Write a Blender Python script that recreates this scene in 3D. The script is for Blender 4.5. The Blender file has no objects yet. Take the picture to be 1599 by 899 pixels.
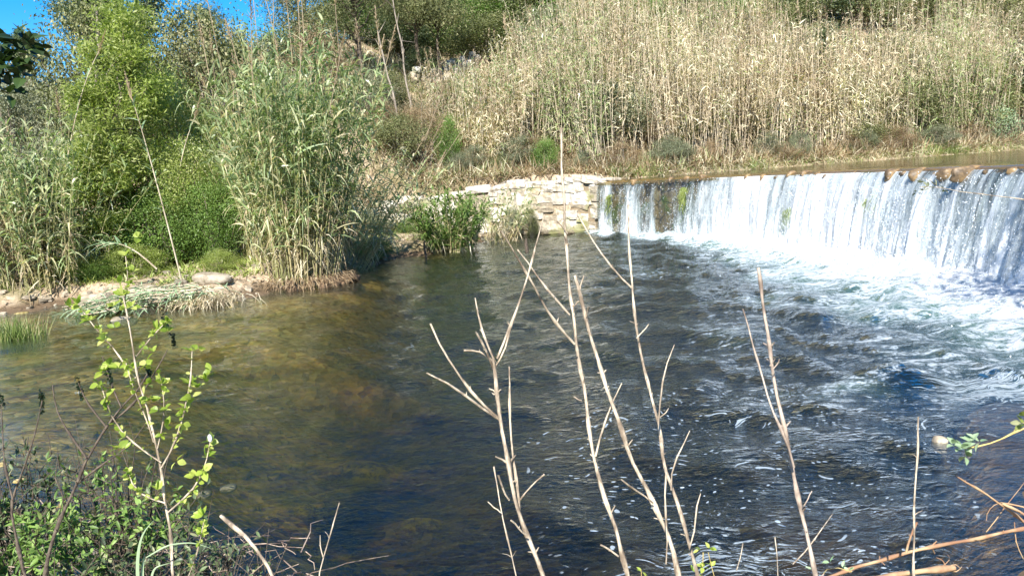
import bpy, math, random
import numpy as np
from mathutils import Matrix, Vector

# ------------------------------------------------------------------ camera, sky, sun, exposure
F = 1200.0; PITCH = math.radians(8.17); ROLL = math.radians(4.0)
CAM = np.array([0.0, 0.0, 2.06])
_f = np.array([0, math.cos(PITCH), -math.sin(PITCH)]); _r = np.array([1.0, 0, 0]); _u = np.array([0, math.sin(PITCH), math.cos(PITCH)])
_R = math.cos(ROLL)*_r - math.sin(ROLL)*_u; _U = math.sin(ROLL)*_r + math.cos(ROLL)*_u
scene = bpy.context.scene
cd = bpy.data.cameras.new('camera'); cam = bpy.data.objects.new('camera', cd); scene.collection.objects.link(cam)
cd.sensor_width = 36; cd.lens = 36*F/1599; cd.clip_start = 0.05; cd.clip_end = 2000
M = Matrix(((_R[0], _U[0], -_f[0], 0), (_R[1], _U[1], -_f[1], 0), (_R[2], _U[2], -_f[2], CAM[2]), (0, 0, 0, 1)))
cam.matrix_world = M
scene.camera = cam

SUN_EL, SUN_AZ = 44.0, 190.0      # azimuth clockwise from +Y: the sun stands behind the camera, to its left
w = bpy.data.worlds.new('World'); scene.world = w; w.use_nodes = True
nt = w.node_tree; nt.nodes.clear()
o_ = nt.nodes.new('ShaderNodeOutputWorld'); bg = nt.nodes.new('ShaderNodeBackground'); sk = nt.nodes.new('ShaderNodeTexSky')
sk.sky_type = 'NISHITA'; sk.sun_disc = False; sk.sun_elevation = math.radians(SUN_EL); sk.sun_rotation = math.radians(SUN_AZ)
sk.air_density = 1.0; sk.dust_density = 0.0; sk.ozone_density = 3.5; sk.altitude = 300
bg.inputs[1].default_value = 0.10
hs = nt.nodes.new('ShaderNodeHueSaturation'); hs.inputs['Saturation'].default_value = 1.5
nt.links.new(sk.outputs[0], hs.inputs['Color']); nt.links.new(hs.outputs[0], bg.inputs[0]); nt.links.new(bg.outputs[0], o_.inputs[0])
sl = bpy.data.lights.new('sun', 'SUN'); sl.energy = 5.0; sl.angle = math.radians(0.5); sl.color = (1.0, 0.95, 0.87)
sun = bpy.data.objects.new('sun', sl); scene.collection.objects.link(sun)
_a = math.radians(SUN_AZ); _e = math.radians(SUN_EL)
SD = Vector((math.sin(_a)*math.cos(_e), math.cos(_a)*math.cos(_e), math.sin(_e)))
sun.rotation_euler = SD.to_track_quat('Z', 'Y').to_euler()
scene.view_settings.view_transform = 'Standard'; scene.view_settings.look = 'None'
scene.view_settings.exposure = 1.15; scene.view_settings.gamma = 1.0; scene.view_settings.use_curve_mapping = False
scene.cycles.max_bounces = 8; scene.cycles.transparent_max_bounces = 14; scene.cycles.diffuse_bounces = 3
scene.cycles.glossy_bounces = 3; scene.cycles.transmission_bounces = 3
scene.cycles.sample_clamp_indirect = 4; scene.cycles.caustics_reflective = False; scene.cycles.caustics_refractive = False

# ------------------------------------------------------------------ helpers
rs = np.random.RandomState(7)
def ray(x, y): return _f + (x-799.5)/F*_R - (y-449.5)/F*_U
def onz(x, y, z=0.0):
    d = ray(x, y); return CAM + d*(z-CAM[2])/d[2]
def aty(x, y, Y):
    d = ray(x, y); return CAM + d*(Y/d[1])

def lerp(a, b, t): return a + (b-a)*t
def sstep(a, b, x):
    t = np.clip((x-a)/(b-a), 0, 1); return t*t*(3-2*t)

_perm = np.random.RandomState(3).rand(64, 64, 64)
def vnoise(x, y, z=0.0):
    """smooth value noise, 0..1, vectorised"""
    x = np.asarray(x, float); y = np.asarray(y, float); z = np.broadcast_to(np.asarray(z, float), x.shape)
    xi = np.floor(x).astype(int); yi = np.floor(y).astype(int); zi = np.floor(z).astype(int)
    fx = x-xi; fy = y-yi; fz = z-zi
    fx = fx*fx*(3-2*fx); fy = fy*fy*(3-2*fy); fz = fz*fz*(3-2*fz)
    def g(a, b, c): return _perm[(xi+a) & 63, (yi+b) & 63, (zi+c) & 63]
    r = 0
    for a in (0, 1):
        for b in (0, 1):
            for c in (0, 1):
                r = r + g(a, b, c)*(fx if a else 1-fx)*(fy if b else 1-fy)*(fz if c else 1-fz)
    return r
def fbm(x, y, z=0.0, o=4):
    r = 0; a = .5; s = 1.0; n = 0
    for i in range(o):
        r = r + a*vnoise(np.asarray(x)*s+17*i, np.asarray(y)*s+31*i, np.asarray(z)*s+5*i); n += a; a *= .5; s *= 2.03
    return r/n

class MB:
    """collects vertices and faces (quads or triangles) with per-vertex attributes, builds ONE mesh object"""
    def __init__(s): s.v = []; s.q = []; s.t = []; s.a = []; s.n = 0
    def add(s, v, f, rnd=0.5):
        v = np.asarray(v, float).reshape(-1, 3); f = np.asarray(f, int)
        r = np.broadcast_to(np.asarray(rnd, float), (len(v),))
        s.v.append(v); s.a.append(r)
        if f.shape[1] == 4: s.q.append(f+s.n)
        else: s.t.append(f+s.n)
        s.n += len(v)
    def mesh(s, name, m, smooth=False, extra=None):
        me = bpy.data.meshes.new(name)
        if s.n:
            V = np.concatenate(s.v); A = np.concatenate(s.a)
            q = np.concatenate(s.q) if s.q else np.zeros((0, 4), int); t = np.concatenate(s.t) if s.t else np.zeros((0, 3), int)
            me.vertices.add(len(V)); me.vertices.foreach_set('co', V.astype(np.float32).ravel())
            L = np.concatenate([q.ravel(), t.ravel()]); me.loops.add(len(L)); me.loops.foreach_set('vertex_index', L.astype(np.int32))
            st = np.concatenate([np.arange(len(q))*4, len(q)*4+np.arange(len(t))*3]); me.polygons.add(len(q)+len(t))
            me.polygons.foreach_set('loop_start', st.astype(np.int32))
            me.polygons.foreach_set('use_smooth', np.full(len(q)+len(t), bool(smooth)))
            at = me.attributes.new('rnd', 'FLOAT', 'POINT'); at.data.foreach_set('value', A.astype(np.float32))
            if extra:
                for k, a in extra.items():
                    a = np.asarray(a, np.float32)
                    if a.ndim == 1:
                        at = me.attributes.new(k, 'FLOAT', 'POINT'); at.data.foreach_set('value', a)
                    else:
                        at = me.attributes.new(k, 'FLOAT_VECTOR', 'POINT'); at.data.foreach_set('vector', a.ravel())
            me.update(calc_edges=True)
        me.materials.append(m)
        return me
    def build(s, name, m, parent=None, smooth=False, extra=None):
        o = bpy.data.objects.new(name, s.mesh(name, m, smooth, extra)); scene.collection.objects.link(o)
        if parent is not None: o.parent = parent
        return o

def tag(o, label=None, cat=None, group=None, kind=None):
    if label: o['label'] = label
    if cat: o['category'] = cat
    if group: o['group'] = group
    if kind: o['kind'] = kind
    return o
def thing(name, label, cat, loc=(0, 0, 0), group=None, rotz=0):
    o = bpy.data.objects.new(name, None); scene.collection.objects.link(o)
    o.location = [float(c) for c in loc]; o.rotation_euler = (0, 0, rotz); o.empty_display_size = .1
    return tag(o, label, cat, group)
def dup(root, loc, rotz=0, scale=(1, 1, 1), label=None, tilt=(0, 0)):
    r = root.copy(); scene.collection.objects.link(r); r.location = [float(c) for c in loc]
    r.rotation_euler = (tilt[0], tilt[1], rotz); r.scale = scale
    if label: r['label'] = label
    for ch in list(root.children):
        c = ch.copy(); scene.collection.objects.link(c); c.parent = r
    return r

def unit(v): return v/np.maximum(np.linalg.norm(v, axis=-1, keepdims=True), 1e-9)
def rdir(n, r=None):
    r = r or rs; v = r.normal(size=(n, 3)); return unit(v)

def tubes(mb, P, Rd, sides=5, rnd=None, cap=True):
    """P M,K,3 paths; Rd M,K radii"""
    P = np.asarray(P, float); Rd = np.asarray(Rd, float)
    if P.ndim == 2: P = P[None]; Rd = Rd[None]
    Mn, K, _ = P.shape
    T = unit(np.gradient(P, axis=1))
    ref = np.where(np.abs(T[:, :1, 2:3]) > .9, np.array([1., 0, 0]), np.array([0, 0, 1.]))
    A = unit(np.cross(T, np.broadcast_to(ref, T.shape))); B = np.cross(T, A)
    an = np.arange(sides)/sides*2*math.pi
    V = P[:, :, None]+Rd[:, :, None, None]*(A[:, :, None]*np.cos(an)[None, None, :, None]+B[:, :, None]*np.sin(an)[None, None, :, None])
    m, k, s = np.meshgrid(np.arange(Mn), np.arange(K-1), np.arange(sides), indexing='ij')
    s2 = (s+1) % sides
    i = lambda kk, ss: (m*K+kk)*sides+ss
    Fq = np.stack([i(k, s), i(k, s2), i(k+1, s2), i(k+1, s)], -1).reshape(-1, 4)
    r = .5 if rnd is None else np.repeat(np.asarray(rnd, float), K*sides) if np.ndim(rnd) else rnd
    mb.add(V.reshape(-1, 3), Fq, r)

def blades(mb, O, D, L, W, droop, K=3, rnd=None, prof=None, r=None):
    """strap leaves: start O, direction D, length L, width W, droop; K segments"""
    r = r or rs
    n = len(O); t = np.linspace(0, 1, K+1)
    L = np.broadcast_to(L, (n,)); W = np.broadcast_to(W, (n,)); dr = np.broadcast_to(droop, (n,))
    P = O[:, None]+L[:, None, None]*(D[:, None]*t[None, :, None]); P[..., 2] -= (L*dr)[:, None]*t[None]**2
    S = unit(np.cross(D, unit(np.array([0, 0, 1.])+.45*r.normal(size=(n, 3)))))
    if prof is None: prof = np.interp(t, [0, .15, .45, 1], [.55, 1, .85, .04])
    wv = W[:, None]*prof[None]*.5
    V = np.stack([P-S[:, None]*wv[..., None], P+S[:, None]*wv[..., None]], 2)
    a, k = np.meshgrid(np.arange(n), np.arange(K), indexing='ij'); b = (a*(K+1)+k)*2
    Fq = np.stack([b, b+1, b+3, b+2], -1).reshape(-1, 4)
    rr = r.rand(n) if rnd is None else np.broadcast_to(rnd, (n,))
    mb.add(V.reshape(-1, 3), Fq, np.repeat(rr, (K+1)*2))

def leaves(mb, C, size, rnd=None, up=.5, aspect=.55, r=None, out=None):
    """small pointed leaves as rhombs"""
    r = r or rs; n = len(C); size = np.broadcast_to(size, (n,))
    N = rdir(n, r)+np.array([0, 0, up]);
    if out is not None: N = N+out
    N = unit(N); A = unit(np.cross(N, rdir(n, r))); B = np.cross(N, A)
    h = size[:, None]
    V = np.stack([C-A*h*.5, C+B*h*aspect*.5-A*h*.05, C+A*h*.5, C-B*h*aspect*.5-A*h*.05], 1)
    Fq = np.arange(n*4).reshape(n, 4)
    rr = r.rand(n) if rnd is None else rnd
    mb.add(V.reshape(-1, 3), Fq, np.repeat(rr, 4))

def leaf6(mb, C, A, N, L, Wd, rnd, fold=.25):
    """near leaf: folded pointed oval of 8 quads. C base, A direction, N up"""
    n = len(C); L = np.broadcast_to(L, (n,)); Wd = np.broadcast_to(Wd, (n,))
    A = unit(A); B = unit(np.cross(N, A)); Nn = np.cross(A, B)
    ts = np.array([0, .18, .42, .7, .9, 1.0]); wp = np.array([.05, .36, .5, .38, .15, .0])
    rows = []
    for t, wq in zip(ts, wp):
        c = C+A*(L*t)[:, None]-Nn*(L*.22*t*t)[:, None]
        off = B*(Wd*wq)[:, None]; lift = Nn*(Wd*wq*fold)[:, None]
        rows.append(np.stack([c-off+lift, c, c+off+lift], 1))
    V = np.stack(rows, 1)   # n,6,3,3
    a, i, j = np.meshgrid(np.arange(n), np.arange(5), np.arange(2), indexing='ij'); b = a*18+i*3+j
    Fq = np.stack([b, b+1, b+4, b+3], -1).reshape(-1, 4)
    mb.add(V.reshape(-1, 3), Fq, np.repeat(rnd, 18))

# ------------------------------------------------------------------ materials
class N_:
    def __init__(s, name):
        s.m = bpy.data.materials.new(name); s.m.use_nodes = True; s.t = s.m.node_tree; s.t.nodes.clear()
        s.out = s.t.nodes.new('ShaderNodeOutputMaterial')
    def n(s, ty, **kw):
        nd = s.t.nodes.new('ShaderNode'+ty)
        for k, v in kw.items(): setattr(nd, k, v)
        return nd
    def l(s, a, b): s.t.links.new(a, b)
    def val(s, x, inp):
        if hasattr(x, 'links') or hasattr(x, 'is_linked'): s.l(x, inp)
        else: inp.default_value = x
    def math(s, op, a, b=0.0, clamp=False):
        nd = s.n('Math', operation=op); nd.use_clamp = clamp; s.val(a, nd.inputs[0]); s.val(b, nd.inputs[1]); return nd.outputs[0]
    def attr(s, name, vec=False):
        nd = s.n('Attribute'); nd.attribute_name = name; return nd.outputs['Vector' if vec else 'Fac']
    def pos(s): return s.n('NewGeometry').outputs['Position']
    def obj(s): return s.n('TexCoord').outputs['Object']
    def noise(s, vec, scale, det=3, rough=.55, dist=0.0, sc=None):
        if sc is not None:
            mp = s.n('Mapping'); s.l(vec, mp.inputs[0]); mp.inputs['Scale'].default_value = sc; vec = mp.outputs[0]
        nd = s.n('TexNoise'); s.l(vec, nd.inputs['Vector']); nd.inputs['Scale'].default_value = scale
        nd.inputs['Detail'].default_value = det; nd.inputs['Roughness'].default_value = rough; nd.inputs['Distortion'].default_value = dist
        return nd.outputs['Fac']
    def voro(s, vec, scale, feature='F1', out='Distance', sc=None):
        if sc is not None:
            mp = s.n('Mapping'); s.l(vec, mp.inputs[0]); mp.inputs['Scale'].default_value = sc; vec = mp.outputs[0]
        nd = s.n('TexVoronoi'); nd.feature = feature; s.l(vec, nd.inputs['Vector']); nd.inputs['Scale'].default_value = scale; return nd.outputs[out]
    def ramp(s, fac, stops, interp='LINEAR'):
        nd = s.n('ValToRGB'); nd.color_ramp.interpolation = interp; e = nd.color_ramp.elements
        while len(e) < len(stops): e.new(.5)
        for q, (p, c) in zip(e, stops):
            q.position = p; q.color = (c if len(c) == 4 else (*c, 1)) if not np.isscalar(c) else (c, c, c, 1)
        s.l(fac, nd.inputs[0]); return nd.outputs[0]
    def mr(s, fac, a, b, c=0.0, d=1.0, smooth=True):
        nd = s.n('MapRange'); nd.interpolation_type = 'SMOOTHSTEP' if smooth else 'LINEAR'; s.val(fac, nd.inputs[0])
        for i, x in enumerate((a, b, c, d)): nd.inputs[i+1].default_value = x
        return nd.outputs[0]
    def mix(s, f, a, b, mode='MIX'):
        nd = s.n('Mix'); nd.data_type = 'RGBA'; nd.blend_type = mode; s.val(f, nd.inputs[0])
        for x, i in ((a, 6), (b, 7)):
            if isinstance(x, tuple): nd.inputs[i].default_value = (*x, 1)
            else: s.l(x, nd.inputs[i])
        return nd.outputs[2]
    def bump(s, h, strength=.5, dist=.02):
        nd = s.n('Bump'); s.l(h, nd.inputs['Height']); s.val(strength, nd.inputs['Strength']); nd.inputs['Distance'].default_value = dist; return nd.outputs[0]
    def pr(s, col, rough=.7, normal=None, spec=.3):
        nd = s.n('BsdfPrincipled')
        if isinstance(col, tuple): nd.inputs['Base Color'].default_value = (*col, 1)
        else: s.l(col, nd.inputs['Base Color'])
        s.val(rough, nd.inputs['Roughness']); nd.inputs['Specular IOR Level'].default_value = spec
        if normal is not None: s.l(normal, nd.inputs['Normal'])
        return nd.outputs[0]
    def mixs(s, f, a, b):
        nd = s.n('MixShader'); s.val(f, nd.inputs[0]); s.l(a, nd.inputs[1]); s.l(b, nd.inputs[2]); return nd.outputs[0]
    def end(s, sh): s.l(sh, s.out.inputs['Surface']); return s.m

def mat_leaf(name, stops, transl=.35, rough=.5, spec=.35, patch=None):
    g = N_(name); c = g.ramp(g.attr('rnd'), stops)
    nz = g.noise(g.pos(), .9, 2); c = g.mix(1.0, c, g.ramp(nz, [(.3, .75), (.7, 1.25)]), 'MULTIPLY')
    if patch: c = g.mix(g.mr(g.noise(g.pos(), patch[1], 2), .5, .62), c, patch[0])
    p = g.pr(c, rough, None, spec); t = g.n('BsdfTranslucent'); g.l(g.mix(1.0, c, (1.0, 1.15, .55), 'MULTIPLY'), t.inputs[0])
    return g.end(g.mixs(transl, p, t.outputs[0]))
def mat_rough(name, a, b, scale=8, bump=.4, rough=.85, sc=None, spec=.25):
    g = N_(name); n = g.noise(g.obj(), scale, 5, .6, sc=sc)
    c = g.mix(g.mr(n, .35, .65), a, b); r = g.attr('rnd'); c = g.mix(1.0, c, g.ramp(r, [(0, .8), (1, 1.2)]), 'MULTIPLY')
    return g.end(g.pr(c, rough, g.bump(n, bump, .02), spec))

ML = {}
ML['reed'] = mat_leaf('reed_leaf', [(0, (.14, .20, .08)), (.35, (.26, .34, .15)), (.6, (.38, .45, .23)), (.78, (.54, .55, .33)), (.88, (.66, .58, .36)), (1, (.76, .66, .44))], .4, .36, .5)
ML['dry'] = mat_leaf('dry_reed_leaf', [(0, (.16, .12, .08)), (.3, (.42, .33, .21)), (.6, (.63, .54, .37)), (.82, (.85, .78, .59)), (.9, (.38, .42, .20)), (1, (.26, .34, .14))], .3, .7, .15)
ML['bright'] = mat_leaf('bright_leaf', [(0, (.14, .20, .04)), (.5, (.30, .36, .09)), (.85, (.48, .52, .19)), (1, (.66, .66, .40))], .48, .45)
ML['olive'] = mat_leaf('olive_leaf', [(0, (.09, .10, .04)), (.5, (.17, .19, .075)), (.8, (.27, .27, .12)), (1, (.40, .36, .20))], .25, .6)
ML['dark'] = mat_leaf('dark_leaf', [(0, (.035, .055, .025)), (.5, (.07, .10, .04)), (.9, (.13, .17, .07)), (1, (.25, .25, .13))], .2, .45)
ML['green'] = mat_leaf('green_leaf', [(0, (.08, .14, .03)), (.5, (.14, .23, .05)), (.9, (.22, .33, .08)), (1, (.34, .42, .15))], .35, .45)
ML['sage'] = mat_leaf('sage_leaf', [(0, (.13, .15, .09)), (.5, (.21, .23, .14)), (1, (.34, .34, .22))], .25, .7)
ML['brown'] = mat_leaf('brown_leaf', [(0, (.14, .09, .05)), (.5, (.27, .19, .11)), (1, (.42, .32, .20))], .2, .8, .1)
ML['grass'] = mat_leaf('grass_blade', [(0, (.12, .19, .04)), (.5, (.22, .30, .08)), (.8, (.36, .38, .15)), (1, (.52, .46, .27))], .35, .55)
ML['pale'] = mat_leaf('pale_leaf', [(0, (.20, .30, .15)), (1, (.36, .46, .28))], .25, .4)
ML['sapling'] = mat_leaf('sapling_leaf', [(0, (.20, .30, .04)), (.5, (.36, .46, .07)), (1, (.60, .62, .20))], .5, .4)
ML['black'] = mat_leaf('shaded_leaf', [(0, (.015, .03, .012)), (1, (.04, .07, .02))], .2, .35)  # shade put into the hanging leaves' colour; naturally dark seed heads share it
MC = mat_rough('dry_cane', (.32, .25, .17), (.60, .52, .38), 6, .2, .6, (1, 1, .3))
MCG = mat_rough('green_cane', (.30, .32, .13), (.52, .44, .23), 4, .2, .55, (1, 1, .3))
MPL = mat_leaf('reed_plume_fluff', [(0, (.35, .25, .17)), (.5, (.50, .38, .26)), (1, (.62, .50, .37))], .35, .9, .05)
MW = mat_rough('twig_bark', (.17, .13, .09), (.58, .49, .36), 26, .8, .8, (1, 1, .5))
MWD = mat_rough('dark_bark', (.06, .045, .035), (.14, .11, .08), 40, .5, .8)
MWG = mat_rough('grey_bark', (.17, .14, .11), (.34, .29, .23), 12, .6, .85, (1, 1, .3))
MWY = mat_rough('yellow_twig', (.40, .30, .10), (.58, .46, .18), 50, .3, .6)
MROOT = mat_rough('root_mat', (.05, .035, .022), (.17, .11, .065), 10, .8)

# ------------------------------------------------------------------ terrain
ZC = 1.72
POOL = np.array([(-60, 4), (-30, 5.5), (-12, 6.6), (-6, 6.3), (-4.2, 5.4), (-3.0, 4.8), (-2.0, 4.2), (-1.4, 3.5), (0, 3.0), (1.6, 2.9), (2.7, 3.4), (3.9, 4.5), (5.2, 6.2), (6.6, 7.2), (9.2, 7.6),
                 (9.2, 12), (8.6, 16), (7.9, 19.6), (6.4, 23.4), (4.4, 26.3), (3.0, 27.2), (-.6, 27.6), (-1.2, 25.5), (-1.5, 23.6), (-2.2, 22.6), (-3.2, 22.3), (-3.9, 20.4), (-4.1, 18.8), (-4.7, 17.2), (-5.3, 16.1), (-5.9, 15.2), (-7.2, 15.3), (-8.4, 16.3),
                 (-9.8, 16.6), (-10.6, 15.9), (-14, 16.5), (-30, 19), (-60, 24)], float)
CREST = np.array([(3.15, 25.6), (3.7, 24.8), (4.9, 22.7), (6.0, 20.3), (6.85, 17.6), (7.35, 15.0), (7.6, 12.6), (7.7, 10.4), (7.75, 8.4), (7.8, 6.6)], float)
UP = np.array([tuple(p) for p in CREST]+[(12, 5.0), (30, 6), (90, 10), (90, 62), (45, 44), (24, 34.2), (17, 31.0), (11.5, 28.6), (8, 27.0), (5.5, 26.3), (4.2, 26.3)], float)
HIGH = np.array([(-6.8, 28.4), (-3.5, 27.9), (-.5, 27.5), (3.1, 26.4), (3.45, 25.8)]+[(p[0]+.45, p[1]+.2) for p in CREST[1:]]+[(7.6, 4.5), (11, 2.5), (90, -8), (90, 90), (-9, 90), (-8.5, 50)], float)

def sdist(poly, x, y):
    """signed distance, negative inside"""
    x = np.asarray(x, float); y = np.asarray(y, float); d = np.full(x.shape, 1e9); ins = np.zeros(x.shape, bool)
    n = len(poly)
    for i in range(n):
        a = poly[i]; b = poly[(i+1) % n]; e = b-a; L = e@e
        t = np.clip(((x-a[0])*e[0]+(y-a[1])*e[1])/L, 0, 1)
        d = np.minimum(d, np.hypot(x-a[0]-t*e[0], y-a[1]-t*e[1]))
        c = ((a[1] > y) != (b[1] > y)); xx = a[0]+(y-a[1])*e[0]/(e[1] if e[1] != 0 else 1e-9)
        ins ^= (c & (x < xx))
    return np.where(ins, -d, d)

def foot(x): return np.interp(x, [-60, -30, -13, -8, -6, -3, 3, 5.5, 11.5, 24, 45, 90], [30, 25, 20.5, 20, 24, 28.6, 28.2, 28.4, 30.8, 36.5, 46, 64])
ALG = [(*onz(490, 752, -.4)[:2], .24, .13), (*onz(540, 740, -.5)[:2], .14, .12), (*onz(640, 690, -.6)[:2], .30, .16), (*onz(560, 630, -.6)[:2], .5, .3), (*onz(470, 690, -.5)[:2], .18, .15), (*onz(1183, 820, -.4)[:2], .16, .12), (*onz(1130, 850, -.4)[:2], .12, .1)]
def algae(x, y):
    m = 0
    for ax_, ay_, rx_, ry_ in ALG: m = m+np.exp(-((x-ax_)/rx_)**2-((y-ay_)/ry_)**2)
    return np.clip(m*(.55+.9*fbm(x*3, y*3, 6., 3)), 0, 1.3)
def height(x, y):
    x = np.asarray(x, float); y = np.asarray(y, float)
    wob = .35*(fbm(x*.9+3, y*.9, o=3)-.5)
    s1 = sdist(POOL, x, y)+wob; s2 = sdist(UP, x, y)+.6*wob; s3 = sdist(HIGH, x, y)
    deep = lerp(.22, 1.6, sstep(-4.6, -.8, x+.25*(y-6)*(y < 12))); deep = lerp(deep, 1.5, sstep(3.5, 6, x))
    deep = lerp(deep, .10, sstep(2.3, 3.0, x-(y-4.5)*.5)*sstep(7.0, 6.0, y))
    zl = np.where(s1 < 0, -deep*sstep(0, 2.4+.0*x, -s1)**.9, .34*sstep(-.02, .55, s1)+.055*np.maximum(s1, 0))
    zl = zl+np.where(s1 < 0, np.minimum(.22*algae(x, y), .22), 0)
    zl = zl+.10*(fbm(x*1.3, y*1.3, 2.2)-.5)*np.where(s1 < 0, .8, 1.0)
    # the near bank the camera stands on
    near = (y < 5) & (s1 > 0)
    zl = np.where(near, zl+.10*np.maximum(s1-.6, 0), zl)
    zh = np.where(s2 < 0, ZC-.06-.35*sstep(0, 3.5, -s2)-.10*sstep(0, .4, -s2), ZC+.04+.22*sstep(0, .9, s2)+.03*np.maximum(s2, 0))
    wgt = sstep(.05, -.35, s3)
    z = zl*(1-wgt)+zh*wgt
    t = y-foot(x)
    cap = np.interp(x, [-60, -30, -15, -12, -9, -4, 4, 90], [4.2, 4.2, 5.4, 7.4, 12.5, 16, 22, 30])
    sl = np.interp(x, [-30, -8, 0, 6, 60], [.46, .46, .50, .56, .55])
    hh = np.where(t > 0, cap*(1-np.exp(-np.maximum(t, 0)*sl/cap*1.1)), 0)
    z = z+hh+np.where(t > 0, sstep(0, 3, t)*(1.3*(fbm(x*.22, y*.22, o=4)-.5)+.35*(fbm(x*1.1, y*1.1, o=3)-.5)), 0)
    far = sstep(75, 160, y); z = z*(1-far*.6)
    return z

def axis(lo, hi, step, out, g=1.13):
    c = list(np.arange(lo, hi+1e-6, step)); s = step
    while c[-1] < out: s *= g; c.append(c[-1]+s)
    s = step
    while c[0] > -out: s *= g; c.insert(0, c[0]-s)
    return np.array(c)
def grid_faces(nx, ny):
    i, j = np.meshgrid(np.arange(nx-1), np.arange(ny-1), indexing='ij'); b = i*ny+j
    return np.stack([b, b+ny, b+ny+1, b+1], -1).reshape(-1, 4)
gx = axis(-14, 14, .16, 900); gy = axis(1.5, 33, .16, 900)
X, Y = np.meshgrid(gx, gy, indexing='ij'); Z = height(X, Y)
mb = MB(); mb.add(np.stack([X, Y, Z], -1), grid_faces(len(gx), len(gy)), rnd=algae(X, Y).ravel())
g = N_('riverbank_earth'); P = g.pos(); sep = g.n('SeparateXYZ'); g.l(P, sep.inputs[0]); z = sep.outputs[2]
n1 = g.noise(P, .8, 5, .6); n2 = g.noise(P, 7, 5, .65); n3 = g.noise(P, 2.2, 3)
peb = g.voro(P, 9, out='Distance'); pebc = g.voro(P, 9, out='Color')
bw = g.n('RGBToBW'); g.l(pebc, bw.inputs[0])
bed = g.ramp(g.math('ADD', g.math('MULTIPLY', bw.outputs[0], .5), g.math('MULTIPLY', n2, .5)), [(.25, (.14, .07, .02)), (.44, (.52, .30, .08)), (.56, (.78, .52, .20)), (.72, (.92, .74, .44))])
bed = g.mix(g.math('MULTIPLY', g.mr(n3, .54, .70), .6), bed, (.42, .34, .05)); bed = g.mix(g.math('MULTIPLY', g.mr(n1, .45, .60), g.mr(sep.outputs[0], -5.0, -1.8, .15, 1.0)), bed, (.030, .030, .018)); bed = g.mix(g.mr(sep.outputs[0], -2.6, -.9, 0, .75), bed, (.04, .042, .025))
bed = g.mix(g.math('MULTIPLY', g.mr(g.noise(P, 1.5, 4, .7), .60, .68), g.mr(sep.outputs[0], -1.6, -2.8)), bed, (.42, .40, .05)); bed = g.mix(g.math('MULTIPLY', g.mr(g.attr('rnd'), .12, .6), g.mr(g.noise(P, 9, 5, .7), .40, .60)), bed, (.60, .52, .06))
dry = g.mix(g.mr(n2, .35, .65), (.30, .22, .145), (.50, .40, .28)); dry = g.mix(g.mr(n1, .45, .6), dry, (.20, .17, .09))
xs = g.mr(sep.outputs[0], 1.9, 2.6); ys = g.mr(sep.outputs[1], 8.0, 7.0); bed = g.mix(g.math('MULTIPLY', xs, ys), bed, g.mix(n2, (.26, .13, .05), (.46, .28, .11)))
# the bank material stays wet and dark just above each waterline (the stain a waterline leaves)
col = g.mix(g.mr(z, -.09, -.01), bed, (.13, .09, .055)); col = g.mix(g.mr(z, .05, .22), col, dry)
h = g.math('ADD', g.math('MULTIPLY', peb, .5), n2)
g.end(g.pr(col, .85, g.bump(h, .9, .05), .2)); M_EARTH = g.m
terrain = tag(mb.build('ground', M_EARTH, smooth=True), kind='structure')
terrain['label'] = 'pebbly river bed, earthy banks and steep hillside'

def zt(x, y): return height(np.atleast_1d(np.asarray(x, float)), np.atleast_1d(np.asarray(y, float)))
def z1(x, y): return float(zt(x, y)[0])

# ------------------------------------------------------------------ weir crest parametrisation
def resample(P, n):
    d = np.r_[0, np.cumsum(np.hypot(*np.diff(P, axis=0).T))]
    # smooth through the points with a Catmull-Rom pass
    Q = []
    for i in range(len(P)-1):
        p0 = P[max(i-1, 0)]; p1 = P[i]; p2 = P[i+1]; p3 = P[min(i+2, len(P)-1)]
        for t in np.linspace(0, 1, 12, endpoint=False):
            Q.append(.5*((2*p1)+(-p0+p2)*t+(2*p0-5*p1+4*p2-p3)*t*t+(-p0+3*p1-3*p2+p3)*t**3))
    Q.append(P[-1]); Q = np.array(Q); d = np.r_[0, np.cumsum(np.hypot(*np.diff(Q, axis=0).T))]
    s = np.linspace(0, d[-1], n); return np.stack([np.interp(s, d, Q[:, 0]), np.interp(s, d, Q[:, 1])], 1), s
CR, CS = resample(CREST, 900); WLEN = CS[-1]
_t = np.gradient(CR, axis=0); _t = _t/np.linalg.norm(_t, axis=1, keepdims=True)
CN = np.stack([_t[:, 1], -_t[:, 0]], 1)   # candidate normal
if ((CN*np.array([-1, -.3])).sum(1)).mean() < 0: CN = -CN    # points downstream, toward the pool
def crest_at(s):
    return (np.stack([np.interp(s, CS, CR[:, 0]), np.interp(s, CS, CR[:, 1])], -1), np.stack([np.interp(s, CS, CN[:, 0]), np.interp(s, CS, CN[:, 1])], -1))
THROW = lambda s: np.interp(s, [0, 3, 8, 14, 20], [.18, .30, .42, .58, .66])

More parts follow.
